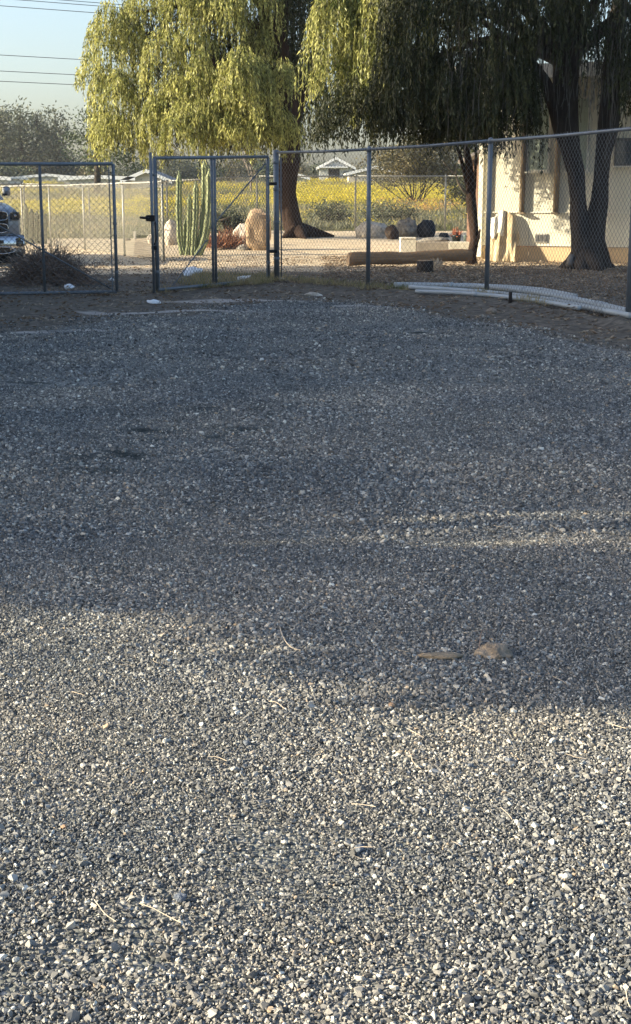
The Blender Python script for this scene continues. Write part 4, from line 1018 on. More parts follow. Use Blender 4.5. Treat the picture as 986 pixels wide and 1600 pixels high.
# cactus
def cactus(name, base, stems, label, m, mr=None, ribs=6, sub=10):
    root = empty(name, base, label, 'cactus')
    for (pts, r_) in stems:
        pp = [Vector(p) for p in pts]; fine = []
        for i in range(len(pp)-1):
            for k in range(sub): fine.append(pp[i].lerp(pp[i+1], k/sub))
        fine.append(pp[-1]); n_ = len(fine)
        sm = [fine[max(0, i-3):i+4] for i in range(n_)]; fine2 = [sum(a, Vector())/len(a) for a in sm]; fine2[0] = fine[0]; fine2[-1] = fine[-1]
        rad = []
        for i in range(n_):
            t = (n_-1-i)*(fine2[-1]-fine2[0]).length/n_
            rad.append(r_*min(1, math.sqrt(max(.03, t/(r_*1.6))))*(.92+.1*math.sin(i*.7)))
        st = MB(base).tube(fine2, rad, ribs*4, ribs=ribs, amp=.17, wobble=.03).build('stem', m, root, True)
        if mr:
            rb = MB(base)
            for k in range(ribs):
                an = 2*math.pi*k/ribs
                # ridge lines follow the tube frame
                up = None; line = []
                for i, p in enumerate(fine2):
                    t = (fine2[min(i+1, n_-1)] - fine2[max(i-1, 0)]).normalized()
                    if up is None: up = Vector((0, 0, 1)) if abs(t.z) < .9 else Vector((1, 0, 0))
                    a = (up - t*up.dot(t)).normalized(); up = a; b_ = t.cross(a)
                    line.append(p + (a*math.cos(an)+b_*math.sin(an))*rad[i]*1.165)
                rb.tube(line[:-1:2], .010, 4)
            tag(rb.build('spine_ridges', mr, st), kind='stuff')
    return root
cb = gnd(296, 399, 34); YC = cb.y
def cp(px, py, dy=0):
    p = at(px, py, YC+dy); return p
cb_z = cb.z
cactus('columnar_cactus', cb, [
    ([cp(286, 399, .1), cp(281, 375, .1), cp(279, 330, .1), cp(280, 266, .1)], .062),
    ([cp(292, 400), cp(295, 380), cp(296, 340), cp(296, 303)], .048),
    ([cp(290, 400, .2), cp(290, 375, .2), cp(290, 342, .2)], .05),
    ([cp(302, 400, -.05), cp(303, 375, -.05), cp(306, 330, -.05), cp(306, 283, -.05)], .060),
    ([cp(306, 400, .1), cp(313, 375, .1), cp(318, 335, .1), cp(319, 290, .1), cp(319, 251, .1)], .058),
    ([cp(309, 401, -.12), cp(319, 380, -.12), cp(325, 350, -.12), cp(328, 310, -.12), cp(327, 263, -.12)], .075)],
    'tall ribbed green columnar cactus with several stems, seen through the right gate leaf', cactus_m, cactus_rib)
cb2 = gnd(55, 381, 41); YC = cb2.y
cactus('columnar_cactus', cb2, [([cp(x, 382), cp(x + (x-55)*.1, 350), cp(x + (x-55)*.15, t)], .075) for x, t in ((42, 319), (50, 326), (57, 330), (64, 322), (69, 333), (47, 340))],
    'grey shaded columnar cactus cluster behind the left fence, next to the truck', cactus_shade, None)

# spiky brown plant
g = gnd(348, 390, 38); q_ = np.random.default_rng(9); n_ = 700
D = q_.normal(size=(n_, 3))*np.array([.55, .5, .2]); D[:, 2] += .75
V, Fq = leaf_quads(q_.normal(size=(n_, 3))*np.array([.26, .16, .01])+np.array([0, .2, .02]), D, .62*(.55+.5*q_.random(n_)), .022, q_)
o = link_mesh('spiky_plant', fast_mesh('spiky_plant', V, Fq), grass_brown, None, g); tag(o, 'red brown clump of spiky blades between the cactus and the tall tan boulder', 'plant')

# small white marker left
block('marker_stone', 209, 213, 361, 374, 38, concrete, 'small pale marker stub on the dirt left of the gate opening', .06)

# pile of dry brush behind left gate leaf
def brush(name, c, rx, ry, h_, n_, label, seed, m_=twig_m):
    q_ = np.random.default_rng(seed); A = []; B = []
    for i in range(n_):
        u = q_.normal(size=2)*.42; zc = h_*max(0, 1-(u[0]**2+u[1]**2)*.9)*q_.random()**.7
        p = np.array([c.x+u[0]*rx, c.y+u[1]*ry, c.z+max(.02, zc)]); d = q_.normal(size=3)*np.array([1, .7, .55]); d /= np.linalg.norm(d); Ls = q_.uniform(.15, .5)
        for k in range(4):
            q2 = p + d*Ls/4; q2[2] = max(q2[2], c.z+.01); A.append(p); B.append(q2); p = q2; d = d + q_.normal(size=3)*.25; d /= np.linalg.norm(d)
    V, Fq = ribbons(np.array(A), np.array(B), .009, q_)
    return V, Fq
bc = gnd(62, 446, 22.5); bc.y += .6
root = empty('brush_pile', bc, 'big pile of dry dark twigs behind the left gate leaf, in front of the truck', 'brush pile')
V, Fq = brush('b', bc, .70, .6, .44, 2600, '', 3); tag(link_mesh('twigs', fast_mesh('twigs', V - np.array(bc), Fq), twig_m, root), kind='stuff')
b2 = Vector((at(60, 400, bc.y).x, bc.y + .2, hz(0, 0) + .22)); V, Fq = brush('b', b2, .55, .45, .24, 500, '', 5); tag(link_mesh('pale_twigs', fast_mesh('pale_twigs', V - np.array(bc), Fq), twig_pale, root), kind='stuff')

# plastic bags and scraps
def bag(px, py, wpx, hpx, seed, label, m_=plastic_w, Y=None):
    g = gnd(px, py, Y or 21); k = g.y/(F_PX*1.03); me = rock_mesh(wpx*k/2, wpx*k*.35, hpx*k*.62, seed, 4, .75, .5, .62)
    o = link_mesh('plastic_bag', me, m_, None, (g.x, g.y, g.z + hpx*k*.3)); return tag(o, label, 'plastic bag')
bag(303, 431, 34, 13, 3, 'crumpled white plastic bag, leftmost of the two behind the right gate leaf')
bag(384, 441, 18, 13, 5, 'upright crumpled white plastic bag at the foot of the right gate leaf')
bag(335, 438, 13, 6, 7, 'small flat white scrap between the two white bags')
bag(108, 452, 22, 10, 9, 'crumpled pale bag by the brush pile, at the bottom rail of the left gate leaf')
bag(174, 438, 9, 5, 11, 'tiny white scrap near the right end of the left gate leaf')
bag(438, 438, 12, 5, 13, 'small pale scrap at the foot of the gate post')
bag(238, 474, 20, 6, 15, 'small flat pale scrap on the gravel edge below the gate opening')

# pipes along the fence
def pipe(pts, r_, label, Yg=None):
    P_ = []
    for (px, py) in pts:
        a, b = ray(px, py); Y = (.04 - CAM_H)/b; P_.append(Vector((a*Y, Y, max(.0, hz(a*Y, Y)*.5) + r_ + .03)))
    # resample by catmull-rom
    Q = []
    for i in range(len(P_)-1):
        p0, p1_, p2_, p3 = P_[max(i-1, 0)], P_[i], P_[i+1], P_[min(i+2, len(P_)-1)]
        for k in range(8):
            t = k/8; Q.append(.5*((2*p1_) + (p2_-p0)*t + (2*p0-5*p1_+4*p2_-p3)*t*t + (3*p1_-p0-3*p2_+p3)*t**3))
    Q.append(P_[-1]); o = Q[0].copy(); b_ = None
    b_ = MB(o).tube(Q, r_, 14).build('pipe', pipe_m, None, True, loc=o); tag(b_, label, 'pipe', 'grey pipes lying along the fence foot')
    for k in range(9 + int(r_*200) % 5, len(Q)-4, 13):
        MB(o).tube([Q[k], Q[k+1]], r_*1.16, 14).build('coupling', pipe_m, b_, True)
pipe([(616, 450), (690, 451), (760, 453), (830, 461), (900, 474), (985, 494)], .05, 'thickest pale pipe along the fence foot, uppermost at its right end')
pipe([(640, 455), (720, 459), (790, 463), (860, 472), (920, 484), (985, 500)], .036, 'thinner pipe lying second in the bundle along the fence foot')
pipe([(650, 460), (720, 464), (790, 468), (850, 475), (905, 486)], .03, 'short thin pipe, nearest the gravel, under the middle of the bundle')
pipe([(620, 447), (700, 447), (790, 450), (850, 456), (900, 465)], .03, 'thin pipe behind the others along the fence foot')
g = gnd(797, 474, 18)
o = MB().tube([(0, 0, -.05), (0, 0, .13)], [.028, .022], 6, wobble=.3).build('stake', wood_dark, None, True, loc=g); tag(o, 'short dark wooden stake in front of the pipes', 'stake')

# ------------------------------------------------------------------ cream building
WR = R(-21); wd_ = Vector((math.cos(WR), math.sin(WR), 0)); HC = Vector((at(752, 400, 31.3).x, 31.3, 0))
def wx(px):                                  # distance along the wall that shows at picture column px
    a, _ = ray(px, 350); return (a*HC.y - HC.x)/(wd_.x - a*wd_.y)
def wz(px, py):
    s_ = wx(px); return at(px, py, HC.y + wd_.y*s_).z
hb = empty('cream_building', HC, 'cream panelled portable building with windows on the right, behind the two-stemmed tree', 'building', None, WR)
WL = 11.0; z_sk = wz(850, 385); z_pl = wz(850, 332); ZT = 3.9
seams = [0] + [wx(p_) for p_ in (870, 968)] + [wx(968)+1.2, wx(968)+2.4, wx(968)+3.6, WL]
# wall body behind the panels
MB().box((WL/2, 2.5, (ZT+z_sk)/2), (WL-.02, 4.9, ZT-z_sk-.04)).build('wall', cream, hb)
panel_edges = [0.0, wx(800), wx(868), wx(929), wx(945), wx(960), wx(962)+.6]
panel_edges = [0, 1.05, 2.27, 3.49, 4.71, 5.93, 7.15, 8.37, 9.6, WL]
for i in range(len(panel_edges)-1):
    a, b_ = panel_edges[i], panel_edges[i+1]
    MB().box(((a+b_)/2, .03, (z_pl+z_sk)/2), (b_-a-.012, .022, z_pl-z_sk-.012)).build('panel', cream, hb)
    MB().box(((a+b_)/2, .024, (ZT+z_pl)/2), (b_-a-.008, .022, ZT-z_pl-.01)).build('panel', cream, hb)
    MB().box(((a+b_)/2, .06, z_sk/2-.1), (b_-a-.012, .02, z_sk+.18)).build('skirt_board', skirt_m, hb)
MB().box((WL/2, .012, z_pl), (WL, .05, .022)).build('ledge', cream_trim, hb)
MB().box((-.05, .03, ZT/2+.05), (.10, .12, ZT-.1)).build('corner_trim', cream_trim, hb)
MB().box((wx(763), -.02, ZT/2+.05), (.05, .05, ZT-.2)).build('corner_trim', cream_trim, hb)
MB().box((WL/2, 2.2, ZT+.1), (WL+1.0, 5.8, .2)).build('roof', roof_grey, hb)
MB().box((WL/2, -.75, ZT+.08), (WL+1.0, .06, .28)).build('fascia', cream_trim, hb)
def window(px0, px1, pt, pb, gm, name='window', fm=None):
    a, b_ = wx(px0), wx(px1); z0 = wz(px0, pb); z1 = wz(px0, pt) if pt is not None else 3.5
    fo = MB().box(((a+b_)/2, -.005, (z0+z1)/2), (b_-a, .05, z1-z0)).build(name, fm or win_frame, hb)
    n_ = 2
    for k in range(n_):
        zz0 = z0 + .04 + (z1-z0-.08)/n_*k; zz1 = z0 + .04 + (z1-z0-.08)/n_*(k+1) - .02
        MB().box(((a+b_)/2, -.033, (zz0+zz1)/2), (b_-a-.08, .012, zz1-zz0)).build('pane', gm, fo)
    MB().box(((a+b_)/2, -.05, z0-.02), (b_-a+.06, .09, .035)).build('sill', cream_trim, fo)
window(820, 855, 150, 268, win_screen, fm=cream_trim); window(880, 915, 150, 268, win_screen, fm=cream_trim); window(955, 995, 216, 259, win_glass); window(1030, 1070, 170, 262, win_glass)
vf = MB().box((wx(846), .005, wz(846, 372)), (.27, .03, .19)).build('vent', vent_m, hb)
for k in range(3):
    MB().box((wx(846)-.085+.085*k, -.014, wz(846, 372)), (.06, .012, .14)).build('louvre', win_frame, vf)
for px in (815, 868):
    z0 = wz(px, 333)
    pt_ = MB().tube([(wx(px), -.045, z0+.02), (wx(px)+.01, -.045, (z0+ZT)/2), (wx(px)+.03, -.045, ZT)], [.062, .06, .058], 10, wobble=.12).build('support_post', post_wood, hb, True)
    MB().box((wx(px), -.07, z0+.0), (.17, .14, .035)).build('post_foot', post_wood, pt_)
# brown block for a building side in shade, shade put into its colour
s0 = at(750, 400, 36)
sh = empty('brown_building_side', (s0.x-.1, 36, hz(s0.x, 36)), 'building side painted shade brown between the slender tree and the cream building', 'shed')
MB().box((1.3, 1.2, 1.2), (2.6, 2.4, 2.4)).build('wall', shaded_side_brown, sh)
MB().add([(-.25, -.3, 2.25), (-.25, 2.7, 2.25), (1.3, 2.7, 3.0), (1.3, -.3, 3.0), (2.85, -.3, 2.25), (2.85, 2.7, 2.25), (-.25, -.3, 2.35), (-.25, 2.7, 2.35), (1.3, 2.7, 3.1), (1.3, -.3, 3.1), (2.85, -.3, 2.35), (2.85, 2.7, 2.35)],
         [(0,1,2,3),(3,2,5,4),(6,9,8,7),(9,10,11,8),(0,3,9,6),(3,4,10,9),(1,7,8,2),(2,8,11,5),(0,6,7,1),(4,5,11,10)]).build('roof', roof_dark, sh)
# canvas leaning on the wall
def cloth():
    a0, a1 = wx(766), wx(812); n_, k_ = 40, 28; V = []; 
    for j in range(k_+1):
        v = j/k_
        for i in range(n_+1):
            u = i/n_
            topz = 1.30*(1 - .95*abs(u-.66)**1.6*1.8) * (1 if u > .02 else .9)
            topz = 1.10 - 2.2*max(0, u-.68)**1.25 - .55*max(0, .55-u)**1.3 + .03*math.sin(u*17)
            z = topz*v + .01
            fold = math.sin(u*24+1.6*math.sin(v*3+u*4))*.022*(1.1-v) + math.sin(u*10+v*3)*.045*(1-.6*v) + math.sin(u*47+v*5)*.007
            V.append((a0 + (a1-a0)*(u + .04*math.sin(v*3+u*5)*(v)), -.10 - .30*(1-v) + fold, z))
    Fq = [(j*(n_+1)+i, j*(n_+1)+i+1, (j+1)*(n_+1)+i+1, (j+1)*(n_+1)+i) for j in range(k_) for i in range(n_)]
    return V, Fq
V, Fq = cloth(); M_ = Matrix.Translation(HC) @ Matrix.Rotation(WR, 4, 'Z')
o = MB().add(V, Fq).build('canvas', tarp_m, None, True, loc=HC); o.rotation_euler.z = WR
md = o.modifiers.new('thick', 'SOLIDIFY'); md.thickness = .012
tag(o, 'folded tan canvas sheet leaning against the cream building', 'canvas sheet')
V2 = [(x*1.0 - .02, y - .03 - .02*math.sin(x*40), z*.98+.02) for (x, y, z) in V]; sel = [f for f in Fq if (f[0] % 41) < 24 and f[0]//41 >= 15 + int(2*math.sin((f[0] % 41)*.5))]
o = MB().add(V2, sel).build('white_cloth', tarp_w, None, True, loc=HC); o.rotation_euler.z = WR
md = o.modifiers.new('thick', 'SOLIDIFY'); md.thickness = .01
tag(o, 'white cloth draped over the left of the tan canvas', 'cloth')

# ------------------------------------------------------------------ pickup truck
YT = 29.6; xr = at(37, 380, YT).x; W_ = 2.02; xc = xr - W_/2
tr = empty('pickup_truck', (xc, YT, 0), 'silver pickup truck with chrome bumper and grille, cut by the left edge', 'pickup truck', None, R(24))
tr.location = (xr - 1.01*math.cos(R(24)), YT - 1.01*math.sin(R(24)), 0)
def tz(py): return at(20, py, YT).z
def hoodprof(w_half, z_side, z_mid): return None
# body lower shell: cross sections along y (front to back)
secs = [(-.02, .93, .40, 1.04), (.04, .97, .38, 1.10), (.25, 1.0, .36, 1.20), (.9, 1.01, .36, 1.30), (1.35, 1.01, .36, 1.34), (3.6, 1.01, .36, 1.36), (5.6, 1.01, .40, 1.36), (5.75, .98, .45, 1.34)]
vsb = []; nn = 14
for (yy, hw, z0, z1) in secs:
    ring = []
    for (fx, fz) in ((-1, .0), (-1.0, .45), (-.99, .8), (-.93, .93), (-.6, 1.0), (-.2, 1.03), (.2, 1.03), (.6, 1.0), (.93, .93), (.99, .8), (1.0, .45), (1, 0), (.4, 0), (-.4, 0)):
        ring.append((fx*hw, yy, z0 + (z1-z0)*fz))
    vsb += ring
fsb = [tuple(range(nn)), tuple((len(secs)-1)*nn + k for k in range(nn-1, -1, -1))]
for i in range(len(secs)-1):
    for k in range(nn): fsb.append((i*nn+k, (i+1)*nn+k, (i+1)*nn+(k+1) % nn, i*nn+(k+1) % nn))
MB().add(vsb, fsb).build('body', truck_paint, tr, True).modifiers.new('b', 'BEVEL').width = .02
# cab
MB().add([(-.92, 1.35, 1.34), (.92, 1.35, 1.34), (.92, 3.7, 1.34), (-.92, 3.7, 1.34), (-.74, 2.15, 1.86), (.74, 2.15, 1.86), (.74, 3.5, 1.86), (-.74, 3.5, 1.86)],
         [(0,1,5,4),(1,2,6,5),(2,3,7,6),(3,0,4,7),(4,5,6,7)]).build('cab', truck_paint, tr)
MB().add([(-.82, 1.42, 1.385), (.82, 1.42, 1.385), (.68, 2.10, 1.83), (-.68, 2.10, 1.83), (-.82, 1.41, 1.38), (.82, 1.41, 1.38), (.68, 2.09, 1.825), (-.68, 2.09, 1.825)], [(3,2,1,0),(4,5,6,7),(0,1,5,4),(2,3,7,6)]).build('windscreen', glass_dark, tr)
for s in (-1, 1):
    MB().add([(s*.925, 1.75, 1.40), (s*.925, 3.4, 1.40), (s*.78, 3.3, 1.80), (s*.78, 2.2, 1.80)], [(0,1,2,3)]).build('side_window', glass_dark, tr)
    hl = MB().box((s*.845, -.03, tz(337)), (.20, .12, .17), bev=.03).build('headlight', lamp_glass, tr)
    MB().box((s*.845, -.055, tz(343.5)), (.20, .08, .015)).build('chrome_strip', chrome, hl)
    MB().lathe([(.028, 0), (.034, .01), (.015, .02), (.01, .022)], 12, Matrix.Translation((s*.84, -.088, tz(337))) @ Matrix.Rotation(math.pi/2, 4, 'X')).build('lens', chrome, hl, True)
    mo = MB().box((s*1.02, 1.55, tz(298)), (.17, .10, .2), bev=.04).build('mirror', truck_paint, tr, True)
    MB().box((s*.96, 1.47, tz(304)), (.10, .05, .05)).build('mirror_arm', rubber, mo)
# grille: chrome surround split by cross bars
gr_ = MB().box((0, -.05, (tz(331)+tz(363))/2), (1.40, .05, tz(331)-tz(363)), bev=.02).build('grille', dark_open, tr)
for zc, hh in ((tz(337), .19), (tz(356), .19)):
    for s in (-1, 1):
        pts = []
        for k in range(21):
            an = 2*math.pi*k/20; ca, sa = math.cos(an), math.sin(an)
            pts.append((s*.38 + .30*math.copysign(abs(ca)**.5, ca), -.085, zc + hh/2*math.copysign(abs(sa)**.55, sa)))
        MB().tube(pts, .016, 6, caps=False).build('grille_ring', chrome, gr_, True)
for k in range(5):
    MB().box((0, -.083, tz(334) - .042*k - .005), (1.1, .012, .010)).build('grille_bar', rubber, gr_)
MB().box((0, -.10, tz(346)), (1.30, .05, .05), bev=.01).build('crossbar', rubber, gr_)
# bumper
bz0, bz1 = tz(396), tz(367)
bp_ = MB()
prof = [(-.9, 0.02), (-1.0, .22), (-.97, .30)]
n_ = 20; vv = []
for i in range(n_+1):
    x = -1.02 + 2.04*i/n_; yb = -.20 + .16*(abs(x)/1.02)**3.5
    vv += [(x, yb+.02, bz0), (x, yb-.03, bz0+.08), (x, yb-.03, bz1-.06), (x, yb+.02, bz1), (x, yb+.2, bz1), (x, yb+.2, bz0)]
ff = [(i*6+k, (i+1)*6+k, (i+1)*6+(k+1) % 6, i*6+(k+1) % 6) for i in range(n_) for k in range(6)] + [tuple(range(5, -1, -1)), tuple(n_*6+k for k in range(6))]
bo = MB().add(vv, ff).build('bumper', chrome, tr, True)
for s in (-1, 1):
    MB().box((s*.89, -.125, tz(380)), (.16, .08, .13), bev=.02, ).build('fog_recess', dark_open, bo)
    MB().lathe([(.045, 0), (.045, .01), (.01, .02)], 12, Matrix.Translation((s*.89, -.168, tz(380))) @ Matrix.Rotation(math.pi/2, 4, 'X')).build('fog_lamp', lamp_glass, bo)
    pts = [(s*.48 + .30*math.cos(2*math.pi*k/20), -.225, tz(390)+.07*math.sin(2*math.pi*k/20)) for k in range(21)]
    MB().tube(pts, .014, 6, caps=False).build('tow_ring', chrome, bo, True)
MB().box((0, -.215, tz(390)), (1.36, .02, .11), bev=.008).build('lower_intake', dark_open, bo)
MB().box((0, -.215, tz(377)), (1.1, .03, .07), bev=.01).build('plate_recess', dark_open, bo)
MB().box((0, .22, .20), (1.96, .6, .30), bev=.05).build('air_dam_shadow_fill', rubber, tr)  # air dam widened as a black block filling the shadow under the bumper
for s in (-1, 1):
    for yy in (1.0, 4.6):
        Mw = Matrix.Translation((s*.86, yy, .40)) @ Matrix.Rotation(math.pi/2, 4, 'Y')
        wh = MB().lathe([(.22, -.13), (.36, -.13), (.40, -.10), (.40, .10), (.36, .13), (.22, .13)], 24, Mw).build('wheel', rubber, tr, True)
        MB().lathe([(.05, -.135), (.22, -.12), (.22, .12), (.05, .135)], 16, Mw).build('rim', chrome, wh, True)
        MB().box((s*.9, yy, .62), (.24, .98, .46), bev=.15).build('wheel_arch', rubber, tr)

# ------------------------------------------------------------------ power lines with their poles
z15 = at(0, 9, 100).z; d_ = Vector((1, .60, 0)).normalized(); o_ = Vector((at(0, 9, 100).x, 100, 0))
wires = [(0, 9), (33, 0), (60, -3), (0, 86), (0, 111), (0, 127)]
poleA = o_ - d_*38; poleB = o_ + d_*75
lab = ['second highest power cable crossing the sky at the upper left', 'highest visible power cable, touching the top edge at the upper left', 'power cable grazing the top edge next to the left tree', 'upper one of the three lower power cables at the left', 'middle one of the three lower power cables at the left', 'lowest power cable at the left, just above the far tree line']
for i, (px, py) in enumerate(wires):
    a, b_ = ray(px, py); off = (i % 3 - 1)*.5
    # point on the vertical plane through o_ along d_ (shifted sideways)
    nrm = Vector((-d_.y, d_.x, 0)); oo = o_ + nrm*off
    Y = (oo.dot(nrm))/(nrm.x*a + nrm.y); z = CAM_H + b_*Y
    pts = []
    for k in range(25):
        t = k/24; p = poleA.lerp(poleB, t) + nrm*off; p.z = z + .25*((2*t-1)**2 - .1); pts.append(p)
    o = MB(pts[0]).tube(pts, .022, 5).build('power_line', wire_black, None, loc=pts[0]); tag(o, lab[i], 'power line', 'power lines at the upper left')
for i, p in enumerate((poleA, poleB)):
    g = Vector((p.x, p.y, hz(p.x, p.y))); root = empty('utility_pole', g, ['wooden utility pole beyond the left edge', 'wooden utility pole hidden behind the trees'][i], 'utility pole')
    MB(g).tube([g - Vector((0, 0, .5)), Vector((p.x, p.y, 17.5))], [.19, .12], 10).build('pole', post_wood, root, True)
    for zc in (15.6, 11.4): MB(g).box((p.x, p.y, zc), (.12, 2.6, .14), rz=math.atan2(d_.y, d_.x)).build('crossarm', post_wood, root)

# ------------------------------------------------------------------ unseen barn and trees added off to the left to cast the long shadow
bn = empty('caster_barn', (-9.6, 15.2, 0), 'unseen tan barn added beyond the left edge to shade the lot', 'barn')
MB().box((-3, 0, 3.1), (6, 19.0, 6.2)).build('wall', barn_m, bn)
MB().prism([(-9.8, 6.2), (-9.8, 6.35), (9.8, 6.35), (9.8, 6.2)], -6.4, .4).build('eave', roof_grey, bn)
MB().add([(-6.4, -9.8, 6.4), (.4, -9.8, 6.4), (-3, -9.8, 8.0), (-6.4, 9.8, 6.4), (.4, 9.8, 6.4), (-3, 9.8, 8.0)], [(0,1,2),(5,4,3),(1,4,5,2),(0,2,5,3)]).build('roof', roof_grey, bn)
for k in range(4):
    w_ = MB().box((.03, -7+4.6*k, 2.6), (.05, 1.2, 1.0)).build('window', win_frame, bn); MB().box((.06, -7+4.6*k, 2.6), (.02, 1.05, .85)).build('pane', win_glass, w_)
def caster_tree(x, y, clumps, label, seed, trunk_r=.3, topz=6, m_=leaf_dark):
    root = empty('weeping_tree', (x, y, 0), label, 'tree'); q_ = np.random.default_rng(seed); base = np.array([x, y, 0])
    V, Fq = weeping(clumps, q_, .16, .05, .07)
    link_mesh('crown', fast_mesh('crown', V - base, Fq), m_, root)
    st = MB((x, y, 0)); st.tube([(x, y, -.2), (x+.1, y, 1), (x-.1, y+.1, 2.6), (x, y, topz)], [trunk_r*1.4, trunk_r, trunk_r*.8, .1], 12, wobble=.3, seed=seed)
    for c_ in clumps:
        st.tube([(x, y, topz*.4), ((x+c_[0])/2, (y+c_[1])/2, (topz*.5+c_[2])/2+.3), (c_[0], c_[1], c_[2]-.2)], [trunk_r*.5, trunk_r*.3, .03], 7)
    st.build('trunk', bark_dark, root, True)
caster_tree(-10.5, 5.0, [(-9.6, 5.2, 3.50, .5, .70, .2, 2.6, 2600), (-9.6, 4.22, 3.46, .18, .20, .06, .25, 500), (-9.6, 3.86, 3.76, .18, .22, .06, .27, 550), (-9.6, 3.46, 3.90, .18, .24, .06, .28, 550), (-9.6, 3.14, 3.97, .28, .24, .08, .3, 650), (-9.6, 2.92, 4.2, .3, .27, .1, .4, 800), (-9.6, 2.9, 4.9, .35, .33, .15, .7, 1100), (-9.6, 3.92, 3.78, .28, .20, .08, .3, 550), (-9.6, 3.66, 4.05, .28, .26, .08, .35, 650), (-9.6, 3.48, 4.4, .3, .28, .1, .45, 750), (-9.6, 3.4, 4.95, .35, .33, .15, .6, 800), (-9.6, 4.4, 4.9, .5, .45, .2, 1.3, 150), (-9.4, 6.75, 6.6, 1.2, 1.15, 1.0, 4.6, 3000), (-11, 6.9, 7.6, 1.2, 1.3, 1.0, 4.5, 2000)], 'unseen weeping tree beyond the left edge, crown shaped to cast the shadow edge', 91, .28, 5)  # clumps shaped and placed to draw the near shadow edge
for i, (x, y, hh) in enumerate(((-18, 19.0, 14), (-18.5, 23.2, 14.5), (-18, 14, 13))):  # tall trees added out of view to darken the right tree
    caster_tree(x, y, [(x, y, hh, 2.2, 2.2, 2.5, 6, 2200), (x+1, y+1.3, hh-2.5, 2.0, 1.8, 2, 6, 1700), (x+.5, y-1.6, hh-2.5, 2.0, 1.8, 2, 6, 1700), (x, y, hh-5.5, 2.6, 2.4, 2, 5.5, 2000)], ['unseen tall tree added for shade behind the middle of the barn', 'unseen tall tree added for shade behind the far end of the barn', 'unseen tall tree added for shade behind the near half of the barn'][i], 95+i, .4, hh-2)

# ------------------------------------------------------------------ small things on the gravel
g = gnd(776, 1024, 4)
clod = rock('soil_clod', g + Vector((0, 0, .004)), .058, .05, .034, 41, clod_m, 'tan crumbling soil clod on the shaded gravel at lower right', 'clod', sub=4, rough=.5)
g2 = gnd(690, 1029, 4)
clod2 = rock('dry_leaf', g2 + Vector((0, 0, .010)), .075, .024, .007, 43, dryleaf_m, 'flat dry tan leaf lying left of the soil clod on the gravel', 'leaf', sub=3, rough=.4)
def twig(pts, r_, label, m_=twig_pale):
    P_ = [gnd(px, py, 4) + Vector((0, 0, .014 + dz)) for (px, py, dz) in pts]; Q = []
    for i in range(len(P_)-1):
        p0, p1_, p2_, p3 = P_[max(i-1, 0)], P_[i], P_[i+1], P_[min(i+2, len(P_)-1)]
        for k in range(5):
            t = k/5; Q.append(.5*((2*p1_) + (p2_-p0)*t + (2*p0-5*p1_+4*p2_-p3)*t*t + (3*p1_-p0-3*p2_+p3)*t**3))
    Q.append(P_[-1]); o = Q[0].copy(); b_ = MB(o).tube(Q, r_, 5).build('twig', m_, None, loc=o); return tag(b_, label, 'twig', 'thin dry twigs lying on the gravel')
twig([(437, 990, .01), (444, 1008, .006), (455, 1018, 0), (470, 1023, 0)], .0016, 'curved pale straw at the shadow edge in the middle of the gravel')
twig([(748, 1035, .03), (752, 1015, .045), (760, 1005, .03), (775, 1000, .02)], .0018, 'dark bent twig touching the soil clod', twig_m)
twig([(148, 1420, .006), (155, 1432, .01), (165, 1441, .004), (182, 1450, 0)], .0011, 'short pale straw at lower left of the gravel')
twig([(218, 1424, .004), (240, 1435, .008), (262, 1444, .004), (283, 1452, 0)], .0010, 'long thin straw right of the short one at lower left')
twig([(420, 1105, .004), (432, 1110, .01), (445, 1116, .002)], .0012, 'small white straw in the sunlit gravel below the shadow edge')
twig([(640, 1150, .004), (650, 1158, .008), (662, 1161, .002)], .0011, 'thin pale straw in the sunlit gravel, right of centre')
# bigger stones that stand out
big = [(316, 1335, 20, 0), (365, 1205, 16, 0), (130, 1200, 18, 0), (100, 1296, 16, 2), (180, 1273, 22, 0), (885, 1375, 26, 0), (820, 1450, 18, 0), (665, 1392, 18, 0), (562, 1330, 30, 1), (445, 1320, 18, 0), (282, 1408, 34, 1), (612, 1105, 20, 2), (430, 1108, 16, 0), (258, 1162, 18, 0), (795, 1192, 22, 1), (25, 1505, 20, 0), (480, 1560, 18, 0), (120, 1490, 16, 0), (55, 1445, 18, 0), (812, 1352, 22, 0), (940, 1290, 20, 0), (385, 1165, 20, 1), (735, 1200, 18, 1), (265, 915, 18, 0), (120, 905, 14, 0), (920, 655, 0, 0)]
ms = [mat('pale_stone', (.50, .48, .42), .85, 0, .2, 60, .6, 120), mat('blue_grey_stone', (.13, .15, .18), .8, 0, .3, 60, .6, 120), mat('rusty_stone', (.38, .25, .16), .85, 0, .2, 60, .6, 120)]
word = ['pale stone larger than its neighbours, lying loose on the gravel', 'blue grey stone larger than its neighbours, lying loose on the gravel', 'rusty tan stone larger than its neighbours, lying loose on the gravel']
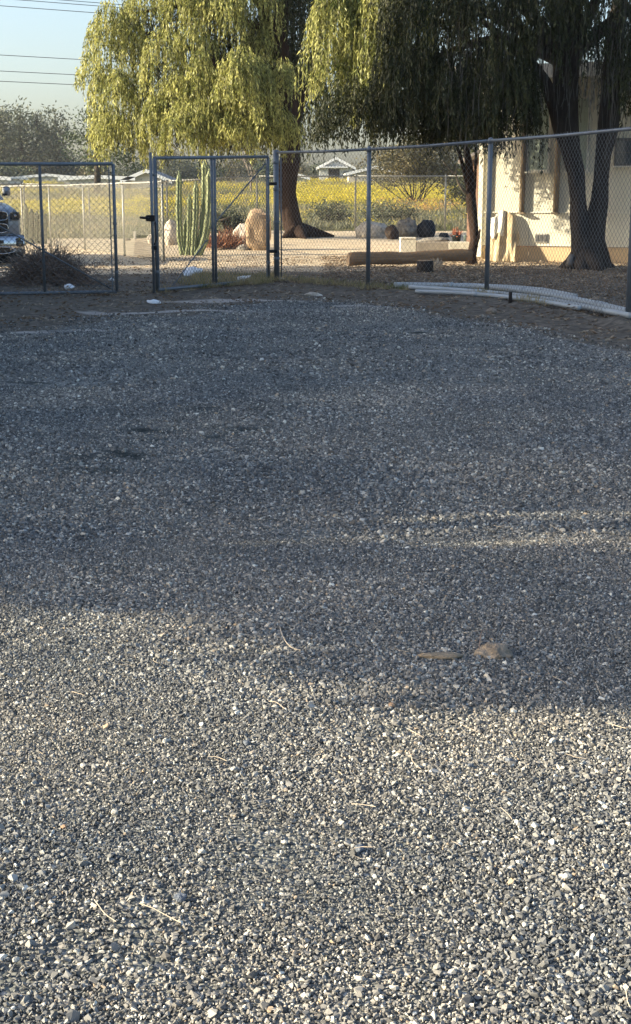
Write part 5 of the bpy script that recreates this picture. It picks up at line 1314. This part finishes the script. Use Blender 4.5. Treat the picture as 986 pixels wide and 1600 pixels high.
for i, (px, py, w_, k) in enumerate(big):
    if not w_: continue
    g = gnd(px, py, 4); kk = math.hypot(g.y, 1.4)/F_PX; r_ = w_*kk*.32
    o = link_mesh('loose_stone', rock_mesh(r_, r_*.8, r_*.6, 50+i, 3, .35, 0, .78), ms[k], None, g + Vector((0, 0, .006 + r_*.12))); o.rotation_euler.z = i*1.3
    hpos = ['far left', 'left of centre', 'centre', 'right of centre', 'far right'][min(4, int(px/197.2))]
    vpos = 'in the shade above the shadow edge' if py < 960 else 'just below the shadow edge' if py < 1180 else 'in the upper sunlit gravel' if py < 1290 else 'in the middle of the sunlit gravel' if py < 1400 else 'in the lowest sunlit gravel'
    tag(o, '%s stone larger than its neighbours, %s, %s' % (['pale', 'blue grey', 'rusty tan'][k], hpos, vpos), 'stone', ['pale stones', 'blue grey stones', 'rusty stones'][k] + ' scattered on the gravel')
# scraps of straw and leaf over the gravel
def straw_mesh(seed):
    q_ = random.Random(seed); p = Vector((0, 0, .004)); d = Vector((1, 0, .05)); path = [p.copy()]
    for _ in range(4):
        d = (d + Vector((q_.gauss(0, .22), q_.gauss(0, .22), q_.gauss(0, .12)))).normalized(); p = p + d*.011; p.z = max(p.z, .003); path.append(p.copy())
    me = bpy.data.meshes.new('straw'); mb = MB().tube(path, .0007, 4); me.from_pydata([tuple(v) for v in mb.v], [], mb.f); me.materials.append(twig_pale); return me
sp_ = [(straw_mesh(i), twig_pale) for i in range(6)]
n = 160; y = rng.uniform(2, 9, n); x = rng.uniform(-1, 1, n)*(.24*y + .3); s_ = rng.uniform(.5, 1.5, n)
scatter('straw', np.stack([x, y, height(x, y) + .012], 1), np.stack([rng.normal(size=n)*.15, rng.normal(size=n)*.15, rng.random(n)*6.28], 1), np.repeat(s_[:, None], 3, 1), rng.integers(0, 6, n), sp_, 'short bits of dry straw strewn over the foreground gravel', 'straw')
# thin haze in the air
hb_ = MB((0, 0, 0)).box((0, 170, 13), (900, 440, 31)).build('haze', None)
hm = bpy.data.materials.new('haze_air'); hm.use_nodes = True; hn = hm.node_tree.nodes; hn.remove(hn['Principled BSDF'])
pv = hn.new('ShaderNodeVolumePrincipled'); pv.inputs['Color'].default_value = (.92, .95, 1, 1); pv.inputs['Density'].default_value = .00020; pv.inputs['Anisotropy'].default_value = .2
hm.node_tree.links.new(pv.outputs[0], hn['Material Output'].inputs['Volume']); hb_.data.materials.append(hm); tag(hb_, 'thin pale haze over the field and far trees', 'haze', None, 'stuff')
